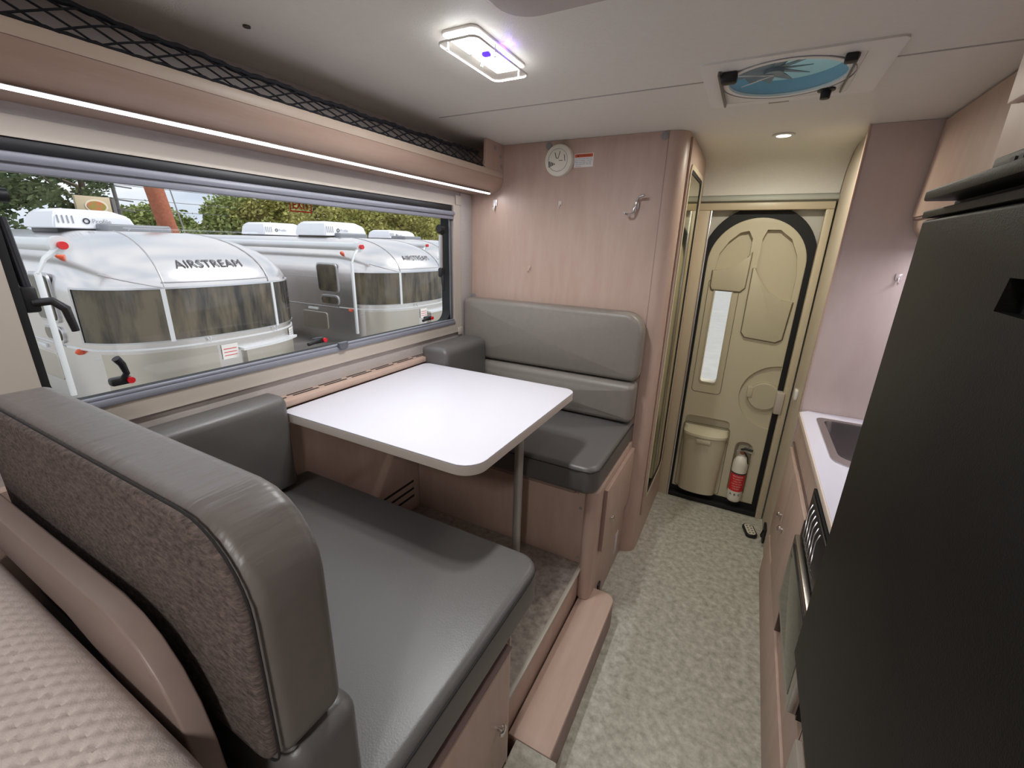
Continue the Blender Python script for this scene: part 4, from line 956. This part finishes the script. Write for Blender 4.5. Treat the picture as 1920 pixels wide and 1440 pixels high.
# (x, y, top z, width, material, sparse)
TL = [(-24, 4.6, 6.0, 5.4, leafB, 'large dark green tree at the left edge of the window', 1, 15000, .24, False),
      (-27, 9.95, 5.1, 3.2, leafB, 'loose branchy tree left of the billboard with sky showing through', 2, 3600, .2, True),
      (-34, 16.2, 3.3, 4.4, leafC, 'small pale tree right of the red-brown pole', 3, 9000, .28, False),
      (-30, 18.6, 4.3, 4.6, leafC, 'green tree with a lighter crown above the nearest trailer roof', 4, 13000, .28, False),
      (-26, 19.6, 4.7, 4.8, leafA, 'yellow-green tree left of the exit sticker', 5, 15000, .26, False),
      (-24, 23.2, 5.2, 5.0, leafA, 'olive tree directly behind the exit sticker', 6, 15000, .26, False),
      (-23, 27.0, 5.4, 5.2, leafA, 'olive tree behind the middle rooftop air conditioner', 7, 15000, .26, False),
      (-23, 31.4, 5.4, 5.6, leafA, 'olive tree behind the farthest rooftop air conditioner', 8, 15000, .28, False),
      (-22, 36.5, 5.6, 6.2, leafC, 'dense tree at the right end of the tree line', 9, 13000, .3, False)]
for (x, y, tp, w, m_, lb, sd_, n_, s_, sp) in TL: tree(x, y, tp, w, m_, lb, sd_, n_, s_, sp)
# poles, wires, billboard
def raypt(px, py, X):
    d = Rr*((px-960)/FPX)+Ur*(-(py-720)/FPX)+F; s = (X-CX)/d.x; return Vector((CX, CY, CZ))+d*s
up_ = thing('utility_pole', 'thick red-brown leaning wooden pole outside behind the nearest trailer', 'pole', (-15, 7.8, GZ))
A_ = Vector((-15, 7.22, 5.05)); B_ = Vector((-15, 7.75, 1.37)); C2 = B_+(B_-A_)*((B_.z-GZ)/(A_.z-B_.z))
G().tube([A_, B_, C2], [.235, .245, .26], 16).out('pole_shaft', polew, up_)
G().tube([A_+Vector((.1, .38, 0)), B_+Vector((.1, .38, 0)), C2+Vector((.1, .38, 0))], .02, 6).out('conduit', grayp, up_)
po2 = thing('power_pole', 'thin grey power pole with cross arms beyond the trailers', 'pole', (-28, 11.6, GZ))
G().tube([(-28, 11.55, 4.05), (-28, 11.75, GZ)], .09, 8).out('pole_shaft', mat('pole_grey', (110, 108, 108), .7), po2)
for z_, w_ in ((3.9, .75), (3.25, .7), (2.75, .7)): G().tube([(-28, 11.6-w_, z_+.05), (-28, 11.6+w_, z_-.05)], .035, 6).out('cross_arm', MATS['pole_grey'], po2)
wires = thing('power_line', 'thin overhead power lines crossing the sky behind the trailers', 'wire', (-28, 11.6, 3))
for z_ in (3.95, 3.3, 2.8):
    g = G(); g.tube([(-27.85, -8+1.8*k, z_+.0006*(k-11)**2*4) for k in range(34)], .018, 4); g.out('wire', MATS['pole_grey'], wires)
bb = thing('billboard', 'billboard showing a plate of orange food between the trees and the pole', 'billboard', (-24.5, 9.5, GZ))
G().bev(-24.6, -24.4, 8.75, 9.95, 2.3, 3.08, .02).out('board', mat('board_tan', (206, 190, 160), .6), bb)
G().pillow([(9.42+.40*math.cos(R(a)), 2.68+.27*math.sin(R(a))) for a in range(0, 360, 12)], 'x', -24.4, -24.37, .01).out('plate_print', mat('plate_print_white', (232, 222, 200), .6), bb)
G().pillow([(9.42+.33*math.cos(R(a)), 2.68+.21*math.sin(R(a))) for a in range(0, 360, 12)], 'x', -24.37, -24.35, .01).out('food_print', mat('food_print_orange', (200, 122, 78), .6, var=((150, 150, 70), 4, .1)), bb)
G().bev(-24.6, -24.4, 10.0, 10.14, -1.15, 3.05, .02).out('board_post', MATS['pole_grey'], bb)
